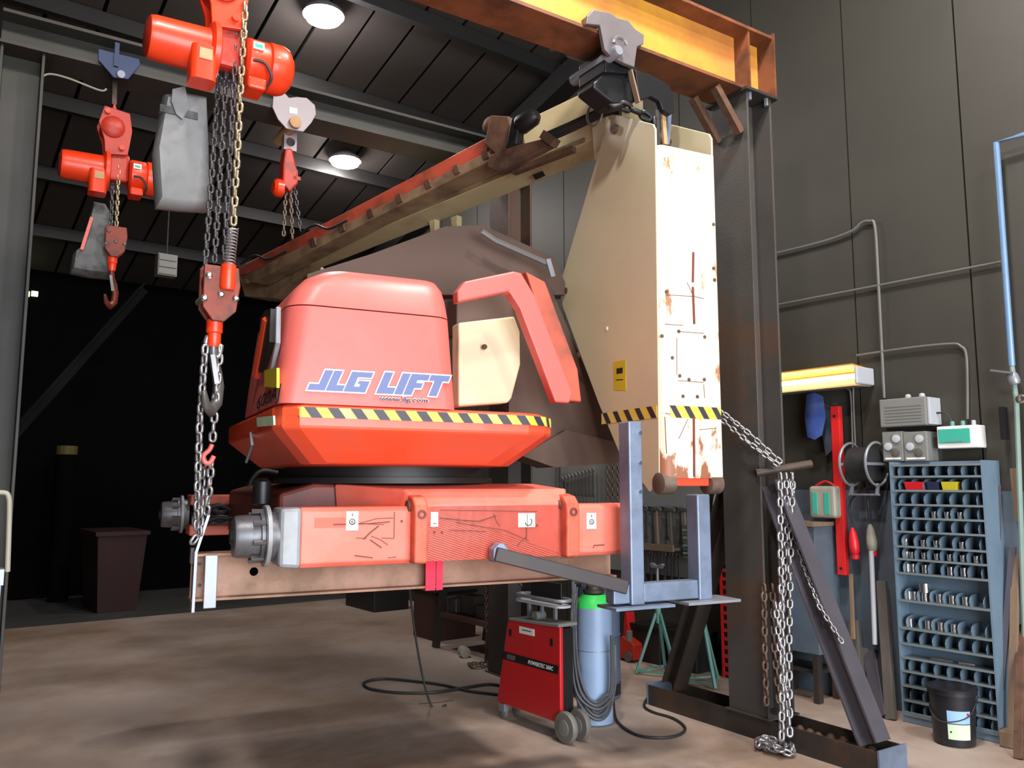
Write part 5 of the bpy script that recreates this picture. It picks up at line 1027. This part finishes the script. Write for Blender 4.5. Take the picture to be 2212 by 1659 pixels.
MB().lathe((bx_-.14, by_-.04, .05), (1, 0, 0), [(0, .045), (.28, .045)], 14).build('wheel', 'tool_steel', t, smooth=40); MB().lathe((bx_-.09, by_-.02, .17), (0, 0, 1), [(0, .03), (.1, .03)], 12).build('pump', 'wheel_grey', t, smooth=40)
for k, (q_, lab) in enumerate(((5.42, 'black plastic crate on the floor under the hammers'), (5.0, 'dark tool case standing behind the near jack stand'))):
    t = thing('storage_crate', lab, 'crate', ROOM, (5.72, q_, 0)); MB().loft([rrect(5.60, 5.86, q_-.16, q_+.16, .02, .002), rrect(5.58, 5.862, q_-.18, q_+.18, .02, .30)]).build('tub', 'rubber', t); MB().loft([rrect(5.57, 5.866, q_-.19, q_+.19, .02, .301), rrect(5.57, 5.866, q_-.19, q_+.19, .02, .33)]).build('rim', 'black_metal', t)

# ------------------------------------------------------------------ bench with dies behind the welder
t = thing('work_table', 'dark welding table with reddish shelf behind the welder', 'table', ROOM, (4.75, 6.7, 0))
for p_, q_ in ((4.45, 7.15), (4.45, 6.25), (5.05, 7.15), (5.05, 6.25)):
    MB().bar((p_-.0, q_, .002), (p_+.08, q_-.06 if q_ > 7 else q_+.06, .80), .07, .05, up=(1, 0, 0)).build('leg', 'steel_dark', t)
MB().box(4.42, 5.2, 6.2, 7.2, .80, .84).build('top', 'timber_grey', t); MB().box(4.46, 5.1, 6.26, 7.12, .30, .34).build('lower_shelf', 'shelf_rust', t)
for k, (p_, q_, s, m) in enumerate(((4.55, 6.95, .10, 'tool_steel'), (4.6, 6.7, .13, 'timber_grey'), (4.55, 6.45, .09, 'bar_grey'))):
    o = MB().box(p_, p_+s, q_, q_+s*1.8, .342, .342+s*1.4).build('steel_block', m, None, bevel=.008, th=ROOM, base=(p_, q_, .342)); tag(o, ('left', 'middle', 'right')[k]+' steel block on the reddish shelf of the table', 'block', 'blocks on the table shelf')
o = MB().lathe((4.40, 6.55, .05), (.3, 1, 0), [(0, .03), (.004, .05), (.10, .05), (.11, .03)], 14).build('paint_roll', 'jug', None, smooth=40, th=ROOM, base=(4.40, 6.55, 0)); tag(o, 'pale roll lying on the floor under the welding table', 'roll')
t = thing('hanging_chain', 'rusty chain hanging from the welding table edge left of the welder', 'chain', ROOM, (4.38, 6.2, .1)); chain(t, [(4.38, 6.2, .86), (4.38, 6.18, .12)], .05, .034, .007, 'chain_rust', 30); chain(t, [(4.36, 6.2, .02), (4.25, 6.28, .02), (4.20, 6.15, .02), (4.32, 6.08, .02), (4.38, 6.18, .04)], .05, .034, .007, 'chain_rust', 70)
t = thing('storage_crate', 'dark blue and black box on the floor far behind the I-beam', 'crate', ROOM, (5.2, 9.8, 0)); MB().box(5.0, 5.5, 9.5, 10.3, .002, .36).build('case', 'rubber', t, bevel=.01); MB().box(4.99, 5.51, 9.49, 10.31, .361, .41).build('lid', 'dark_blue_metal', t, bevel=.01)
t = thing('storage_crate', 'brown box on the floor beside the far blue box', 'crate', ROOM, (4.8, 7.7, 0)); MB().box(4.6, 5.1, 7.4, 7.85, .002, .46).build('case', 'shelf_rust', t, bevel=.01); MB().box(4.59, 5.11, 7.39, 7.86, .461, .49).build('lid', 'black_metal', t)

# ------------------------------------------------------------------ the dark bay on the left
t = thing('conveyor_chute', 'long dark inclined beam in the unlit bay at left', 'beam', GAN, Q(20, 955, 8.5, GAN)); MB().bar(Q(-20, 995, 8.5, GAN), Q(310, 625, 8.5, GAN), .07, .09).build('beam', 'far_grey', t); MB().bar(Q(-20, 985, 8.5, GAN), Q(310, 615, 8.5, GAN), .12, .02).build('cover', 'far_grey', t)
t = thing('unit_heater', 'pale square grille hanging in the dark bay left of the hook block', 'heater', ROOM, Q(362, 592, 10.6, ROOM)); a = Q(340, 592, 10.6, ROOM); b = Q(384, 552, 10.6, ROOM); MB().box(a[0], b[0], 10.60, 10.75, a[2], b[2]).build('case', 'box_grey', t)
for k in range(3): MB().box(a[0]+.01, b[0]-.01, 10.585, 10.60, a[2]+(b[2]-a[2])*(.06+.32*k), a[2]+(b[2]-a[2])*(.30+.32*k)).build('slat', 'box_grey', t)
MB().cyl(((a[0]+b[0])/2, 10.68, b[2]), ((a[0]+b[0])/2, 10.68, roof(10.68)-.002), .012, 8).build('hanger_rod', 'purlin', t)
t = thing('bollard', 'dark upright bollard with yellow band on the floor of the unlit bay', 'bollard', ROOM, (Q(126, 1268, 13.0, ROOM)[0], 13.0, 0)); by_ = 13.0; bx_ = Q(126, 1268, by_, ROOM)[0]; MB().cyl((bx_, by_, .002), (bx_, by_, 2.0), .13, 14).build('post', 'wall_dark', t, smooth=40); MB().lathe((bx_, by_, 2.0), (0, 0, 1), [(0, .135), (.12, .135)], 14).build('band', 'olive', t)
ra, rb2 = Q(205, 1150, 11.6, ROOM)[0], Q(310, 1150, 11.6, ROOM)[0]
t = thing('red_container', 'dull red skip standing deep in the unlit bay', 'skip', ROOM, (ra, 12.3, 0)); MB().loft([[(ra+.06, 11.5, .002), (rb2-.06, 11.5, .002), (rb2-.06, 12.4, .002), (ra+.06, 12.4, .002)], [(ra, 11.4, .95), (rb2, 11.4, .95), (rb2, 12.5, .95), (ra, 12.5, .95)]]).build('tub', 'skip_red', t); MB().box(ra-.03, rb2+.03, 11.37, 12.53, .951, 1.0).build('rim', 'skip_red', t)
t = thing('control_lever', 'pale bent tube handle at the left edge of the view', 'handle', GAN, Q(15, 1240, 4.6, GAN)); MB().tube(smooth_path([Q(u, v, 4.6, GAN) for u, v in ((-20, 1068), (5, 1064), (18, 1072), (20, 1110), (16, 1235))]), .012, 8).build('tube', 'jug', t, smooth=60); MB().box(Q(-30, 1240, 4.6, GAN)[0], Q(8, 1240, 4.6, GAN)[0], 4.55, 4.65, Q(5, 1262, 4.6, GAN)[2], Q(5, 1228, 4.6, GAN)[2]).build('clamp', 'galv', t)
MB().bar(Q(-12, 1262, 4.6, GAN), (Q(-12, 1262, 4.6, GAN)[0], 4.6, .002), .05, .05, up=(0, 1, 0)).build('stand', 'galv', t)
o = MB().tube(smooth_path([Q(u, v, 6.0, GAN) for u, v in ((92, 165), (110, 160), (150, 170), (215, 195), (230, 192))]), .007, 6).build('hanging_wire', 'jug', None, smooth=60, th=GAN, base=Q(92, 165, 6.0, GAN)); tag(o, 'thin pale wire strung from the left column to the smaller hoist', 'wire')

# small extras
t = thing('work_light', 'small lit white work light on the wall between tower and gantry post', 'lamp', ROOM, wp(1562, 870)); a = wp(1552, 872); b = wp(1578, 842)
MB().box(5.84, WF_, b[1], a[1], a[2], b[2]).build('case', 'black_metal', t); MB().box(5.832, 5.84, b[1]+.006, a[1]-.006, a[2]+.006, b[2]-.006).build('lens', 'tube_white', t)
t = thing('rope_coil', 'pale rope coil hanging on the wall left of the gantry post', 'rope', ROOM, wp(1552, 1140))
for k in range(3):
    c = wp(1553, 1098); MB().tube([(5.84+.006*k, c[1]+(.05-.008*k)*math.cos(x), c[2]+(.14-.01*k)*math.sin(x)) for x in [i*math.pi/10 for i in range(20)]], .009, 6, True).build('strand', 'jug', t, smooth=60)
MB().box(5.835, 5.871, wp(1553, 1050)[1]-.02, wp(1553, 1050)[1]+.02, wp(1553, 1058)[2]-.02, wp(1553, 1058)[2]+.03).build('peg', 'steel_dark', t)
t = thing('blue_rag', 'bright blue rag hanging on the bench front behind the chains', 'rag', ROOM, wp(1698, 1345, 5.54)); MB().loft([[PP(u, v, 5.55-d, ROOM) for u, v in ((1688, 1298), (1704, 1294), (1708, 1320), (1702, 1346), (1690, 1342))] for d in (0, .02, .03)]).build('cloth', 'rag_blue', t, smooth=60)
t = thing('skylight_strip', 'two small lit window slits far in the dark bay beside the left column', 'window', ROOM, Q(66, 640, 13.4, ROOM))
for u0, u1 in ((50, 66), (69, 84)):
    a = Q(u0, 637, 13.4, ROOM); b = Q(u1, 628, 13.4, ROOM); MB().box(a[0], b[0], 13.46, 13.497, a[2], b[2]).build('pane', 'slit_glow', t)
